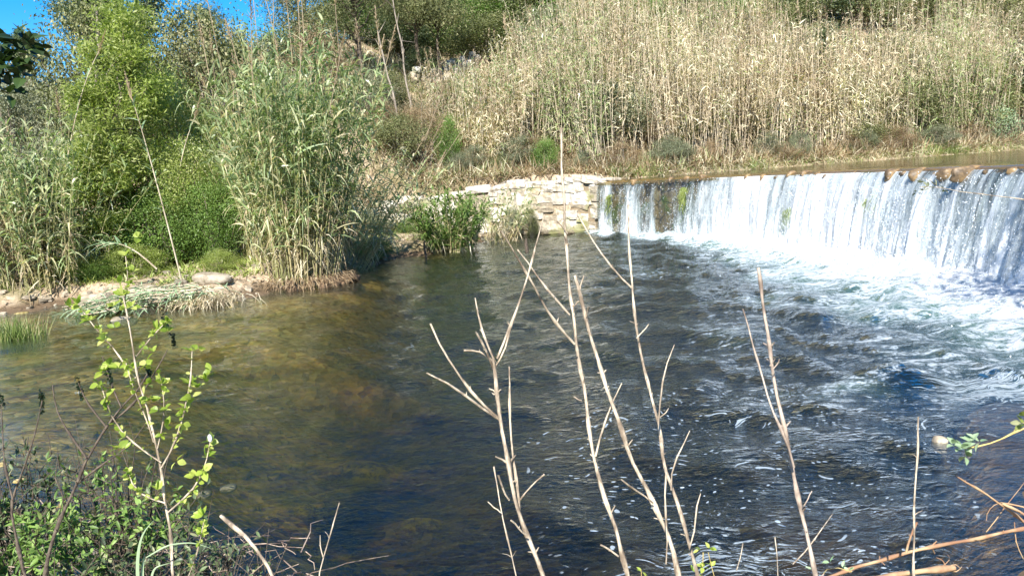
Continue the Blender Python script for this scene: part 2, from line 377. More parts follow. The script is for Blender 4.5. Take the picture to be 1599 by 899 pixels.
# ------------------------------------------------------------------ pool water
wx = axis(-13, 9.6, .085, 40, 1.25); wy = axis(2.6, 28, .085, 40, 1.25)
wx = wx[(wx > -50) & (wx <= 9.3)]; wy = wy[(wy > 1.2) & (wy < 28.2)]
X, Y = np.meshgrid(wx, wy, indexing='ij')
BASE = CR[::12]+CN[::12]*THROW(CS[::12])[:, None]
def dweir(x, y):
    d = np.full(x.shape, 1e9); k = np.zeros(x.shape, int)
    for i, b in enumerate(BASE):
        e = np.hypot(x-b[0], y-b[1]); m = e < d; d = np.where(m, e, d); k = np.where(m, i, k)
    return d, CS[::12][k]
DW, SW = dweir(X, Y)
PW = np.interp(SW, [0, 2, 4, 7, 10, 13, 17, 20], [.5, .8, 1.2, 2.0, 3.1, 3.8, 3.9, 3.7])
nz = fbm(X*.8+4, Y*.8, 1.3, 4)
foam = np.clip(1.24-DW/PW*(.95+.75*(nz-.5)*2), 0, 1.1)+.25*np.clip(1-DW/(.35*PW), 0, 1)
turb = np.clip(1.15*np.exp(-DW/5.5), 0, 1)+.10
calm = sstep(1.5, -2.5, X)*sstep(10, 5, Y); turb = turb*(1-.75*calm)*(1-.8*sstep(2.3, 3.0, X-(Y-4.5)*.5)*sstep(6.6, 5.8, Y))
wr = np.random.RandomState(11); H = np.zeros(X.shape)
wx_ = X+.5*(fbm(X*.5, Y*.5, 7.)-.5)*2; wy_ = Y+.5*(fbm(X*.5, Y*.5, 9.)-.5)*2
for i in range(34):
    lam = .28*(1.14**(i % 15)); ang = math.radians(200+wr.normal()*48)   # waves run away from the fall, towards the left and the camera
    k = 2*math.pi/lam; ph = wr.rand()*6.28
    H += lam*.0058*np.sin(k*(wx_*math.cos(ang)+wy_*math.sin(ang))+ph)
H = H*(.25+1.35*turb)
H += foam*(.075*(fbm(X*3.2, Y*3.2, 4.1, 4)-.45))+.04*np.clip(foam-.6, 0, 1)+.05*foam*(fbm(X*8, Y*8, 2.1, 2)-.5)
H += np.where(DW < 1.2, (1.2-DW)/1.2, 0)**2*(.10+.16*fbm(X*3.3, Y*3.3, .7, 3))*np.interp(SW, [0, 4, 9], [.35, .7, 1.0])
def spot(cx, cy, rx, ry): return np.exp(-((X-cx)/rx)**2-((Y-cy)/ry)**2)
speck = np.clip(1.1*spot(1.4, 4.6, 1.4, 1.6)+1.0*spot(2.2, 6.0, 2.0, 1.0)+.55*spot(-1.6, 9.8, 1.5, 2.6)+.3*spot(-.5, 17, 2, 3.2)+.6*spot(1.1, 3.7, .9, .5), 0, 1)
swirl = np.clip(.7*spot(1.05, 3.75, .45, .35)+.25*spot(2.2, 6.1, 1.6, .3)+1.2*spot(4.3, 6.3, .8, .5)+.35*spot(3.0, 13.5, 1.2, .5)+.2*spot(1.4, 5.0, .8, .5), 0, 1)
nv = X.size; Vt = np.stack([X, Y, H], -1).reshape(-1, 3)
Vb = np.stack([X, Y, np.full(X.shape, -3.0)], -1).reshape(-1, 3); nx, ny = X.shape
ft = grid_faces(nx, ny); fb = grid_faces(nx, ny)[:, ::-1]+nv
def rim(idx): return np.stack([idx[:-1], idx[1:], idx[1:]+nv, idx[:-1]+nv], -1)
e1 = np.arange(nx)*ny; e2 = np.arange(nx)*ny+ny-1; e3 = np.arange(ny); e4 = (nx-1)*ny+np.arange(ny)
mb = MB(); mb.add(np.concatenate([Vt, Vb]), np.concatenate([ft, fb, rim(e1)[:, ::-1], rim(e2), rim(e3), rim(e4)[:, ::-1]]))
zz = np.zeros(nv)
cat = lambda a: np.concatenate([a.ravel(), zz])
g = N_('pool_water'); P = g.pos()
tb = g.attr('turb'); fo = g.attr('foam'); sp = g.attr('speck'); sw_ = g.attr('swirl')
b1 = g.noise(P, 6.5, 4, .62, .8, sc=(.6, 1, 1)); b2 = g.noise(P, 20, 4, .65, .6, sc=(.7, 1.2, 1))
hh = g.math('ADD', b1, g.math('MULTIPLY', b2, .45))
nrm = g.bump(hh, g.mr(tb, .05, .7, .20, .75, False), .05)
fr = g.n('Fresnel'); fr.inputs[0].default_value = 1.42; g.l(nrm, fr.inputs['Normal'])
gl = g.n('BsdfGlossy'); gl.inputs['Roughness'].default_value = .03; gl.inputs['Color'].default_value = (.88, .95, 1, 1); g.l(nrm, gl.inputs['Normal'])
tr = g.n('BsdfTransparent'); tr.inputs[0].default_value = (.93, .97, .93, 1)
df = g.n('BsdfDiffuse'); g.l(g.mix(g.mr(fo, .25, .85), (.030, .036, .010), (.10, .18, .13)), df.inputs[0])
body = g.mixs(g.math('MAXIMUM', g.mr(tb, .15, .9, .04, .22), g.mr(fo, .1, .9, 0, .8)), tr.outputs[0], df.outputs[0])
wat = g.mixs(g.math('MULTIPLY', fr.outputs[0], 1.3, True), body, gl.outputs[0])
# foam: churned white water, floating flecks and drawn-out swirls
f1 = g.noise(P, 2.0, 8, .70, 1.3, sc=(1, 1.9, 1)); f2 = g.noise(P, 14, 5, .7, .6)
fm = g.math('ADD', fo, g.math('MULTIPLY', g.math('ADD', g.math('SUBTRACT', f1, .5), g.math('MULTIPLY', g.math('SUBTRACT', f2, .5), .55)), 3.0))
m1 = g.mr(fm, .46, .92)
m1 = g.math('MULTIPLY', m1, g.mr(fo, .0, .18))
wp = g.n('TexNoise'); g.l(P, wp.inputs['Vector']); wp.inputs['Scale'].default_value = 1.6; wp.inputs['Detail'].default_value = 2
va = g.n('VectorMath', operation='MULTIPLY_ADD'); g.l(wp.outputs['Color'], va.inputs[0]); va.inputs[1].default_value = (.9, .9, 0); g.l(P, va.inputs[2])
vs = g.voro(va.outputs[0], 12, sc=(.8, 1.3, .01)); dens = g.noise(P, 3, 3)
m2 = g.math('MULTIPLY', g.mr(vs, .21, .14), g.mr(g.math('MULTIPLY', sp, g.math('ADD', dens, .35)), .38, .60))
vs3 = g.voro(va.outputs[0], 31, sc=(.75, 1.6, .01)); m2b = g.math('MULTIPLY', g.mr(vs3, .20, .12), g.mr(g.math('MULTIPLY', sp, dens), .52, .62))
st = g.noise(va.outputs[0], 6, 4, .62, 1.2, sc=(.9, 4.2, .01))
m3 = g.mr(g.math('ADD', g.math('MULTIPLY', sw_, .24), st), .66, .76)
m3 = g.math('MULTIPLY', m3, g.mr(sw_, .12, .4))
# small bubbles riding on the broken crests
cr = g.noise(P, 16, 4, .7, sc=(.6, 1, 1)); m4 = g.math('MULTIPLY', g.mr(cr, .67, .74), g.mr(tb, .5, .85, 0, .2))
mm = g.math('MAXIMUM', g.math('MAXIMUM', m1, m2), g.math('MAXIMUM', g.math('MAXIMUM', m3, m2b), m4))
fbump = g.bump(g.math('ADD', f1, g.math('MULTIPLY', f2, .5)), .9, .16)
fc = g.mix(g.mr(fm, .6, 1.4), (.48, .56, .60), (.78, .80, .82))  # bluish shadows put into the colour of the thinner foam
fsh = g.pr(fc, .6, fbump, .3)
g.end(g.mixs(g.math('MULTIPLY', mm, .93), wat, fsh))
ab = g.n('VolumeAbsorption'); ab.inputs['Color'].default_value = (.72, .68, .36, 1); ab.inputs['Density'].default_value = 1.1
g.l(ab.outputs[0], g.out.inputs['Volume'])
pool = tag(mb.build('pool_water', g.m, smooth=True, extra=dict(turb=cat(turb), foam=cat(foam), speck=cat(speck), swirl=cat(swirl))), 'rippling green pool below the weir', kind='structure')

# ------------------------------------------------------------------ upstream water, its lip bending over the crest
g = N_('upstream_water'); P = g.pos()
b1 = g.noise(P, 5, 3, .6, sc=(.5, 1, 1)); nrm = g.bump(b1, .25, .03)
fr = g.n('Fresnel'); fr.inputs[0].default_value = 1.33; g.l(nrm, fr.inputs['Normal'])
gl = g.n('BsdfGlossy'); gl.inputs['Roughness'].default_value = .06; g.l(nrm, gl.inputs['Normal'])
tr = g.n('BsdfTransparent'); tr.inputs[0].default_value = (.85, .74, .50, 1)
df = g.n('BsdfDiffuse'); df.inputs[0].default_value = (.20, .16, .07, 1)
g.end(g.mixs(fr.outputs[0], g.mixs(.30, tr.outputs[0], df.outputs[0]), gl.outputs[0])); M_UP = g.m
mb = MB(); n = 300; S = np.linspace(0, WLEN, n); C, Nn = crest_at(S)
dist = np.array([.16, .12, .07, 0, -.15, -.4, -1, -2, -4, -7, -12, -20, -32, -55, -90])
zoff = np.array([-.12, -.055, -.02, 0, .01, .015, .02, .02, .02, .02, .02, .02, .02, .02, .02])
fan = np.array([0, 0, 0, 0, 0, 0, 0, 0, 0, 0, 0, 0, 0, 0, 0])
# upstream direction turns from the crest normal to due east away from the weir
V = []
for d, zo in zip(dist, zoff):
    wq = sstep(0, 6, -d); dirv = -Nn*(1-wq)+np.array([1., .28])*wq
    p = C+dirv*(-d); V.append(np.column_stack([p, np.full(n, ZC+zo)+.004*np.sin(S*3+d)]))
V = np.stack(V, 1); mb.add(V.reshape(-1, 3), grid_faces(n, len(dist)))
tag(mb.build('upstream_water', M_UP, smooth=True), 'still brown water held back above the weir', kind='structure')

# ------------------------------------------------------------------ weir: masonry face and crest
g = N_('weir_masonry'); P = g.pos(); n2 = g.noise(P, 3.2, 5, .65); n3 = g.noise(P, 11, 4, .6); vo = g.voro(P, 2.6, 'DISTANCE_TO_EDGE')
c = g.ramp(n2, [(.3, (.09, .055, .03)), (.44, (.26, .16, .07)), (.58, (.42, .28, .13)), (.72, (.46, .36, .20))])
c = g.mix(g.mr(g.noise(P, 1.9, 3), .50, .62), c, (.13, .17, .02)); c = g.mix(g.mr(vo, .06, .0), c, (.03, .022, .015))
g.end(g.pr(c, .38, g.bump(g.math('ADD', n2, g.math('MULTIPLY', n3, .4)), .9, .12), .5)); M_WEIR = g.m
weir = thing('weir', 'curved brown masonry weir beneath the falling water', 'weir', (*CREST[5], 0))
def at_parent(o, par):
    o.matrix_parent_inverse = par.matrix_world.inverted() if False else Matrix.Translation(-Vector(par.location)); return o
mb = MB(); n = 420; S = np.linspace(-.0, WLEN, n); C, Nn = crest_at(S); zr = np.linspace(-1.7, ZC-.13, 22)
SS, ZZ = np.meshgrid(S, zr, indexing='ij')
out = .05+.10*(fbm(SS*1.7, ZZ*2.2, 3.3, 4)-.5)+.10*(1-(ZZ/ZC)).clip(0, 1)+.05*(vnoise(SS*3.1+9, ZZ*3.5)-.5)
V = np.stack([C[:, None, 0]+Nn[:, None, 0]*out, C[:, None, 1]+Nn[:, None, 1]*out, ZZ], -1)
mb.add(V.reshape(-1, 3), grid_faces(n, 22)); at_parent(mb.build('face', M_WEIR, weir, smooth=True), weir)
mb = MB(); prof = [(.07, -.125), (.05, -.075), (-.02, -.045), (-.25, -.045), (-.5, -.08), (-.75, -.35), (-.9, -1.2)]
V = []
for d, zo in prof:
    nzv = .028*(fbm(S*2.3, np.full(n, d*3), 2.2, 3)-.5)
    V.append(np.column_stack([C+Nn*d, np.full(n, ZC+zo)+nzv]))
mb.add(np.stack(V, 1).reshape(-1, 3), grid_faces(n, len(prof))); at_parent(mb.build('crest', M_WEIR, weir, smooth=True), weir)

def crest_px(px):
    v_ = np.column_stack([CR, np.full(len(CR), ZC)])-CAM; X_ = 799.5+F*(v_@_R)/(v_@_f); return float(CS[np.argmin(np.abs(X_-px))])
# moss hanging on the face behind the water
for pxm, wd, top, n in ((1255, .32, .95, 900), (1382, .30, 1.25, 800), (1078, .14, 1.45, 500), (1335, .12, 1.0, 200), (960, .10, 1.3, 200)):
    s0 = crest_px(pxm); s = s0+wd*.45*rs.normal(size=n); z = top-abs(rs.normal(size=n))*.28; C_, N2_ = crest_at(s); O = np.column_stack([C_+N2_*(.14+.16*np.clip(1-z/ZC, 0, 1)+.10*rs.rand(n))[:, None], z])
    mb = MB(); D = np.column_stack([N2_*.7, np.full(n, .1)])+.4*rdir(n); blades(mb, O, unit(D), .16*rs.uniform(.5, 1.2, n), .018, 1.1, 2, rs.rand(n)); at_parent(mb.build('moss', ML['bright'], weir), weir)

# ------------------------------------------------------------------ waterfall
g = N_('falling_water'); uv = g.attr('st', True); ft_ = g.attr('fall'); th = g.attr('thick'); ly = g.attr('rnd')
cmb = g.n('VectorMath', operation='ADD'); g.l(uv, cmb.inputs[0])
cx = g.n('CombineXYZ'); g.l(g.math('MULTIPLY', ly, 37.0), cx.inputs[2]); g.l(cx.outputs[0], cmb.inputs[1]); UVv = cmb.outputs[0]
s1 = g.noise(UVv, 1, 4, .62, .15, sc=(2.5, .38, 1)); s2 = g.noise(UVv, 1, 6, .75, .9, sc=(9, 1.5, 1)); s3 = g.noise(UVv, 1, 4, .7, .3, sc=(30, 24, 1))
q = g.math('ADD', g.math('MULTIPLY', s1, 1.15), g.math('ADD', g.math('MULTIPLY', s2, .62), g.math('MULTIPLY', s3, g.mr(ft_, .1, .9, .12, .62))))
q = g.math('ADD', g.math('SUBTRACT', q, g.mr(ft_, .1, .9, .945, 1.195, True)), g.math('MULTIPLY', g.math('SUBTRACT', th, .5), .9))
q = g.math('ADD', q, g.math('MULTIPLY', g.math('SUBTRACT', ft_, .35), .22))
al = g.mr(q, -.08, .22)
white = g.pr(g.mix(g.mr(q, -.05, .2), (.52, .59, .63), (.86, .88, .89)), .35, g.bump(q, .6, .06), .5)
tl = g.n('BsdfTranslucent'); tl.inputs[0].default_value = (.8, .88, .92, 1); white = g.mixs(.25, white, tl.outputs[0])
tr = g.n('BsdfTransparent'); tr.inputs[0].default_value = (.90, .93, .93, 1)
gl = g.n('BsdfGlossy'); gl.inputs['Roughness'].default_value = .12; g.l(g.bump(s2, .8, .05), gl.inputs['Normal'])
clear = g.mixs(.09, tr.outputs[0], gl.outputs[0])
g.end(g.mixs(g.math('MULTIPLY', al, .93), clear, white)); M_FALL = g.m
# how much water goes over each stretch: gaps (bare mossy masonry) near the left end, full sheets further on
TH_S = [0, .25, .6, .95, 1.3, 1.9, 2.4, 2.75, 3.0, 3.35, 3.8, 4.5, 6.0, 7.5, 8.2, 9, 10.5, 12, 13.5, 15, 20]
TH_V = [.15, .50, .56, .22, .55, .62, .30, .58, .04, .08, .46, .46, .74, .86, .64, .82, .80, .72, .68, .60, .58]
fall = thing('waterfall', 'long white waterfall spilling over the curved weir', 'waterfall', (*CREST[5], 0)); fall['kind'] = 'structure'
for L in range(3):
    n = 700; K = 34; S = np.linspace(.02, WLEN, n); tt = np.linspace(0, 1, K)
    SS, TT = np.meshgrid(S, tt, indexing='ij'); C, Nn = crest_at(S)
    push = (.72+.14*L)*(1+.28*(fbm(S*1.3, S*0+L*7, o=3)-.5)*2)
    outv = .10+.015*L+THROW(SS)*push[:, None]*TT**.62
    drop = ZC-.05-.07*TT**.3-(ZC+.0)*TT**1.15
    outv = outv+(.05+.05*TT)*(fbm(SS*5.5, TT*1.2, 3.+L, 3)-.5)*2*sstep(0, .2, TT)+.03*TT*(fbm(SS*14, TT*7, 8.+L, 2)-.5)*2
    slip = .03*TT*(fbm(SS*3, TT*2, 12.+L)-.5)
    T2 = np.stack([-Nn[:, 1], Nn[:, 0]], 1)
    V = np.stack([C[:, None, 0]+Nn[:, None, 0]*outv+T2[:, None, 0]*slip, C[:, None, 1]+Nn[:, None, 1]*outv+T2[:, None, 1]*slip, drop], -1)
    th = np.interp(SS, TH_S, TH_V)+.22*(fbm(SS*1.1, SS*0+L*3.7, o=3)-.5)
    th = th-(.0 if L else .02)-.10*(L == 2)
    mb = MB(); mb.add(V.reshape(-1, 3), grid_faces(n, K), rnd=L/3.)
    at_parent(mb.build('water_sheet', M_FALL, fall, smooth=True, extra=dict(st=np.stack([SS, TT*ZC, SS*0], -1).reshape(-1, 3), fall=TT.ravel(), thick=th.ravel())), fall)
# droplets thrown off the sheets and off the foam
def octas(mb, C, R, rnd):
    n = len(C); o = np.array([(1, 0, 0), (-1, 0, 0), (0, 1, 0), (0, -1, 0), (0, 0, 1.5), (0, 0, -1.5)], float)
    V = C[:, None]+o[None]*R[:, None, None]; t = np.array([(0, 2, 4), (2, 1, 4), (1, 3, 4), (3, 0, 4), (2, 0, 5), (1, 2, 5), (3, 1, 5), (0, 3, 5)])
    Fq = (np.arange(n)[:, None, None]*6+t[None]).reshape(-1, 3); mb.add(V.reshape(-1, 3), Fq, np.repeat(rnd, 6))
n = 20000; s = rs.rand(n)*WLEN; th = np.interp(s, TH_S, TH_V); t = rs.rand(n)**.75
keep = rs.rand(n) < th*(.35+.9*fbm(s*2.5, s*0, o=3)); s = s[keep]; t = t[keep]; n = len(s); C, Nn = crest_at(s)
o = .14+THROW(s)*(.95+.5*rs.rand(n))*t**.62+.03*rs.normal(size=n); zz_ = ZC-.05-(ZC)*t**1.15
Pd = np.column_stack([C+Nn*o[:, None], zz_])
mb = MB(); octas(mb, Pd, .003+.007*rs.rand(n)**2, rs.rand(n))
n = 9000; s = rs.rand(n)*WLEN; keep = rs.rand(n) < np.interp(s, TH_S, TH_V); s = s[keep]; n = len(s); C, Nn = crest_at(s)
o = THROW(s)*.9+.25*rs.gamma(2., 1., n)*np.interp(s, [0, 5, 10], [.4, .8, 1.2]); zz_ = .02+.32*rs.rand(n)**2.4*np.exp(-o*.5)*1.6
octas(mb, np.column_stack([C+Nn*o[:, None], zz_]), .003+.008*rs.rand(n)**2, rs.rand(n))
g = N_('droplet'); g.end(g.pr((.88, .92, .95), .2, None, .6))
tag(mb.build('spray_droplets', g.m), 'fine white droplets thrown up by the falling water', kind='stuff')

# ------------------------------------------------------------------ masonry walls of laid stones
g = N_('pale_limestone'); P = g.obj(); n2 = g.noise(P, 3.5, 4, .6); n3 = g.noise(P, 25, 4, .6)
c = g.ramp(g.attr('rnd'), [(0, (.28, .23, .16)), (.3, (.46, .40, .30)), (.6, (.60, .54, .44)), (.85, (.72, .67, .58)), (1, (.46, .35, .20))])
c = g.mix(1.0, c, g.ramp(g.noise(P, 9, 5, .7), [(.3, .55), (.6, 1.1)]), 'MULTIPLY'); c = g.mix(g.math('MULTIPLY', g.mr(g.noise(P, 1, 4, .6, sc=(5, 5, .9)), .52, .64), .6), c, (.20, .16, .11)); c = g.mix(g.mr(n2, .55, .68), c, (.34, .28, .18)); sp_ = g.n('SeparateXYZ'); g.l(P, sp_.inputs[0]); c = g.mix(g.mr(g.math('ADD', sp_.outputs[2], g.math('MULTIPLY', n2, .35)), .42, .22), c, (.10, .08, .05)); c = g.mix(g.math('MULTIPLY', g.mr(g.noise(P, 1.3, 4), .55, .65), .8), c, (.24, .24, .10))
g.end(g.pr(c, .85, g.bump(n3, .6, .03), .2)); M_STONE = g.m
g = N_('wall_core_mortar'); g.end(g.pr(g.mix(g.noise(g.obj(), 6, 4), (.15, .11, .07), (.36, .29, .19)), .95, g.bump(g.noise(g.obj(), 14, 4), .8, .05))); M_CORE = g.m
g = N_('wet_boulder'); P = g.obj(); n2 = g.noise(P, 5, 5, .65); c = g.ramp(n2, [(.32, (.06, .04, .02)), (.45, (.15, .10, .05)), (.58, (.30, .19, .08)), (.7, (.20, .17, .08))])
g.end(g.pr(c, .55, g.bump(g.noise(P, 16, 4), .5, .02), .6)); M_WETR = g.m
g = N_('river_stone'); P = g.obj(); n2 = g.noise(P, 5, 5, .65); c = g.mix(g.mr(n2, .35, .65), (.20, .16, .11), (.42, .36, .27)); c = g.mix(1., c, g.ramp(g.attr('rnd'), [(0, .5), (1, 1.25)]), 'MULTIPLY')
g.end(g.pr(c, .8, g.bump(g.noise(P, 20, 4), .5, .02), .25)); M_RS = g.m

def _ico():
    import bmesh
    bm = bmesh.new(); bmesh.ops.create_cube(bm, size=2); bmesh.ops.subdivide_edges(bm, edges=bm.edges[:], cuts=3, use_grid_fill=True)
    bm.verts.ensure_lookup_table(); v = np.array([q.co[:] for q in bm.verts]); f = np.array([[x.index for x in p.verts] for p in bm.faces]); bm.free(); return v, f
CV, CF = _ico()
def stone(mb, c, half, ax=None, sq=.72, r=None, rnd=None, rough=.12):
    """a squarish rounded stone; sq = 1 boxy, 0 round"""
    r = r or rs; u = CV/np.linalg.norm(CV, axis=1, keepdims=True)
    v = CV*sq+u*(1-sq)*1.1; sd = r.rand()*50
    v = v*(1+rough*2*(fbm(u[:, 0]*1.4+sd, u[:, 1]*1.4+sd, u[:, 2]*1.4, 3)-.5))[:, None]
    a = r.normal()*.10; R_ = np.array([[math.cos(a), 0, math.sin(a)], [0, 1, 0], [-math.sin(a), 0, math.cos(a)]])
    v = (v*np.asarray(half))@R_.T
    if ax is not None:
        t = np.array([ax[0], ax[1], 0]); nn = np.array([-ax[1], ax[0], 0]); v = v[:, :1]*t+v[:, 1:2]*nn+v[:, 2:]*np.array([0, 0, 1.])
    mb.add(v+np.asarray(c), CF, r.rand() if rnd is None else rnd)

def stone_wall(name, label, pts, z0, z1f, size, seed, capst=True, catg='stone wall'):
    r = np.random.RandomState(seed); pts = np.array(pts, float); base = pts[len(pts)//2]
    t = thing(name, label, catg, (base[0], base[1], 0))
    seg = np.hypot(*np.diff(pts, axis=0).T); D = np.r_[0, np.cumsum(seg)]
    at = lambda s: np.array([np.interp(s, D, pts[:, 0]), np.interp(s, D, pts[:, 1])])
    def ax(s):
        e = at(min(s+.05, D[-1]))-at(max(s-.05, 0)); return e/np.linalg.norm(e)
    mb = MB(); zc = z0
    top = lambda s: z1f(s/D[-1])
    row = 0
    while zc < max(top(0), top(D[-1]/2), top(D[-1]))-.05:
        hgt = size*r.uniform(.7, 1.25); s = r.uniform(0, size*.5)
        while s < D[-1]:
            wd = size*r.uniform(.6, 2.3); dz = r.normal()*.085; sc = min(s+wd/2, D[-1]); tp = top(sc)
            zz0 = zc+dz
            if zz0+hgt*.5 < tp:
                hh2 = min(hgt, tp-zz0)
                c = at(sc); a = ax(sc)
                stone(mb, (c[0]-base[0], c[1]-base[1], zz0+hh2/2), (wd*.5*1.06, .19*r.uniform(.9, 1.15), hh2*.5*r.uniform(.95, 1.2)), a, r=r, sq=r.uniform(.82, 1.0), rough=.26)
            s += wd*1.0
        zc += hgt*.94; row += 1
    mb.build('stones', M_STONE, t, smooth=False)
    # core
    n = 40; S = np.linspace(0, D[-1], n); V = []
    for s in S:
        c = at(s)-base; a = ax(s); nn = np.array([-a[1], a[0]]); tp = top(s)-.10
        for off, z in ((-.14, z0-.8), (-.14, tp), (.5, tp), (.5, z0-.8)): V.append((c[0]+nn[0]*off, c[1]+nn[1]*off, z))
    mb = MB(); mb.add(np.array(V), grid_faces(n, 4)); mb.build('core', M_CORE, t)
    if capst:
        mb = MB(); s = 0
        while s < D[-1]:
            wd = r.uniform(.5, 1.1); sc = min(s+wd/2, D[-1]); c = at(sc); a = ax(sc); nn = np.array([-a[1], a[0]])
            stone(mb, (c[0]-base[0]+nn[0]*.10, c[1]-base[1]+nn[1]*.10, top(sc)+.02), (wd*.52, .34, .10+.04*r.rand()), a, r=r, sq=.75, rnd=r.uniform(.5, .95), rough=.2); s += wd
        mb.build('coping', M_STONE, t, smooth=False)
    return t
wall_pts = [(-7.6, 28.1), (-3.8, 27.3), (-.5, 27.05), (1.4, 26.6), (3.0, 26.05), (3.35, 25.55)]
stone_wall('stone_wall', 'pale rough stone retaining wall at the left end of the waterfall', wall_pts, -.35, lambda u: np.interp(u, [0, .45, .56, .60, .98, 1], [1.28, 1.50, 1.55, 1.74, 1.80, 1.72])+.05*math.sin(u*37), .36, 5)
ps = [aty(648, 128, 36), aty(690, 112, 37), aty(742, 84, 38.5)]
zz_ = [z1(p[0], p[1]) for p in ps]
def hillwall():
    P = [(p[0], p[1]) for p in ps]; t = None
    r = np.random.RandomState(9); b = (P[1][0], P[1][1], zz_[1]); t = thing('dry_stone_wall', 'tumbled dry stone terrace wall on the hillside among pines', 'stone wall', b); mb = MB()
    for u in np.linspace(0, 1, 30):
        x = lerp(P[0][0], P[2][0], u); y = lerp(P[0][1], P[2][1], u)
        for k in range(r.randint(2, 5)):
            z = z1(x, y)+.05+k*.25; stone(mb, (x+r.normal()*.08-b[0], y+.12*k-b[1], z-b[2]), (r.uniform(.12, .24), .2, r.uniform(.10, .17)), r=r, sq=.6)
    mb.build('stones', M_STONE, t, smooth=True)
hillwall()

# boulders that show through on the weir crest
for px, py, half, ang, lab in [(1404, 276, (.085, .18, .13), 0, 'small round orange boulder on the weir crest'),
                               (1446, 272, (.08, .20, .13), .2, 'narrow tan boulder on the crest between the orange ones'),
                               (1493, 271, (.12, .20, .12), .3, 'widest orange boulder on the weir crest'),
                               (1528, 279, (.06, .34, .13), .5, 'long brown boulder jutting over the falling water')]:
    best = None
    for s in np.linspace(0, WLEN, 1500):
        c, nn = crest_at(np.array([s])); v = np.array([c[0, 0], c[0, 1], ZC])-CAM; wv = v@_f; X_ = 799.5+F*(v@_R)/wv
        if best is None or abs(X_-px) < best[0]: best = (abs(X_-px), c[0], nn[0])
    _, c, nn = best; mb = MB(); a = np.array([-nn[1], nn[0]])
    stone(mb, (0, 0, 0), half, a, sq=.25, rnd=.5, rough=.35); o = mb.build('crest_boulder', M_WETR, smooth=True)
    o.location = (c[0]+nn[0]*.12, c[1]+nn[1]*.12, ZC-.125); tag(o, lab, 'boulder', 'boulders on the weir crest')

# ------------------------------------------------------------------ reeds
def reed_parts(t, n, rx, ry, h, fan, leaf_n, leaf_l, mleaf, seed, leaf_w=.045, cane=MCG, plumes=0, lean=(0, 0), leaf0=.3, cane_r=.011, jit=.12, rnd_hi=1.0, tone0=0.0, dead=9):
    r = np.random.RandomState(seed)
    a = r.rand(n)*2*math.pi; q = np.sqrt(r.rand(n)); bx = rx*q*np.cos(a); by = ry*q*np.sin(a)
    hh = h*(1-.28*r.rand(n)**1.3)*(1-.22*q**2)
    D = np.stack([bx/rx*fan+lean[0]+jit*r.normal(size=n), by/ry*fan*.8+lean[1]+jit*r.normal(size=n), np.ones(n)], 1); D = unit(D)
    K = 7; tt = np.linspace(0, 1, K)
    P = np.stack([bx, by, 0*bx-.15], 1)[:, None]+D[:, None]*(hh[:, None]*tt)[..., None]
    sag = r.uniform(.02, .14, n)*hh; hz = unit(D*np.array([1, 1, 0])+1e-6)
    P = P+hz[:, None]*(sag[:, None]*tt[None]**2.2)[..., None]; P[..., 2] -= (sag*.6)[:, None]*tt**2.5
    rad = cane_r*r.uniform(.6, 1.15, n)[:, None]*(1-.75*tt)[None]
    mb = MB(); tubes(mb, P, rad, 4, r.rand(n)); mb.build('canes', cane, t)
    # leaves
    m = n*leaf_n; ci = np.repeat(np.arange(n), leaf_n); u = leaf0+(1-leaf0)*r.rand(m)**.8
    k = np.clip((u*(K-1)).astype(int), 0, K-2); fr = u*(K-1)-k
    O = P[ci, k]*(1-fr)[:, None]+P[ci, k+1]*fr[:, None]
    az = r.rand(m)*2*math.pi; el = r.uniform(.15, 1.15, m)
    Dl = np.stack([np.cos(az)*np.cos(el), np.sin(az)*np.cos(el), np.sin(el)], 1)+.55*D[ci]*u[:, None]; Dl = unit(Dl)
    tone = np.clip(tone0+r.rand(m)*.8+.22*r.rand(n)[ci]-.12*(u-.5), 0, rnd_hi)
    mb = MB(); blades(mb, O, Dl, leaf_l*r.uniform(.55, 1.25, m)*(1.05-.35*u), leaf_w*r.uniform(.7, 1.2, m), r.uniform(.2, 1.25, m), 4, tone, r=r); mb.build('leaves', mleaf, t)
    if dead:
        m = n*dead; ci = r.randint(n, size=m); u = .02+.45*r.rand(m); k = np.clip((u*(K-1)).astype(int), 0, K-2); fr = u*(K-1)-k
        O = P[ci, k]*(1-fr)[:, None]+P[ci, k+1]*fr[:, None]; az = r.rand(m)*6.283; el = r.uniform(-.9, 1.0, m)
        mb = MB(); blades(mb, O, np.stack([np.cos(az)*np.cos(el), np.sin(az)*np.cos(el), np.sin(el)], 1), .34*r.uniform(.4, 1.2, m), .026, r.uniform(.2, 1.3, m), 3, r.rand(m)*.8, r=r); mb.build('dead_leaves', ML['dry'], t)
    if plumes:
        idx = r.choice(n, plumes, replace=False); base = P[idx, -1]; d = unit(D[idx]+.12*r.normal(size=(plumes, 3))*np.array([1, 1, .2]))
        L1 = r.uniform(.3, 1.3, plumes); stalk = base[:, None]+d[:, None]*(np.linspace(-.3, 1, 5)[None]*L1[:, None])[..., None]
        L2 = r.uniform(.35, .65, plumes); nf = 80; ii = np.repeat(np.arange(plumes), nf); uu = r.rand(plumes*nf)
        tip = base+d*L1[:, None]; O = tip[ii]+d[ii]*(uu*L2[ii])[:, None]
        dl = unit(d[ii]+.45*r.normal(size=(len(ii), 3)))
        for q_ in range(plumes):
            k_ = ii == q_; mb = MB(); tubes(mb, np.vstack([stalk[q_], tip[q_]+d[q_]*L2[q_]])[None], np.full((1, 6), .007), 4, .7)
            blades(mb, O[k_], dl[k_], .17*(1.15-uu[k_]), .016, .25, 1, r.rand(k_.sum()), prof=np.array([1, .2]), r=r); mb.build('plume', MPL, t)
    return P

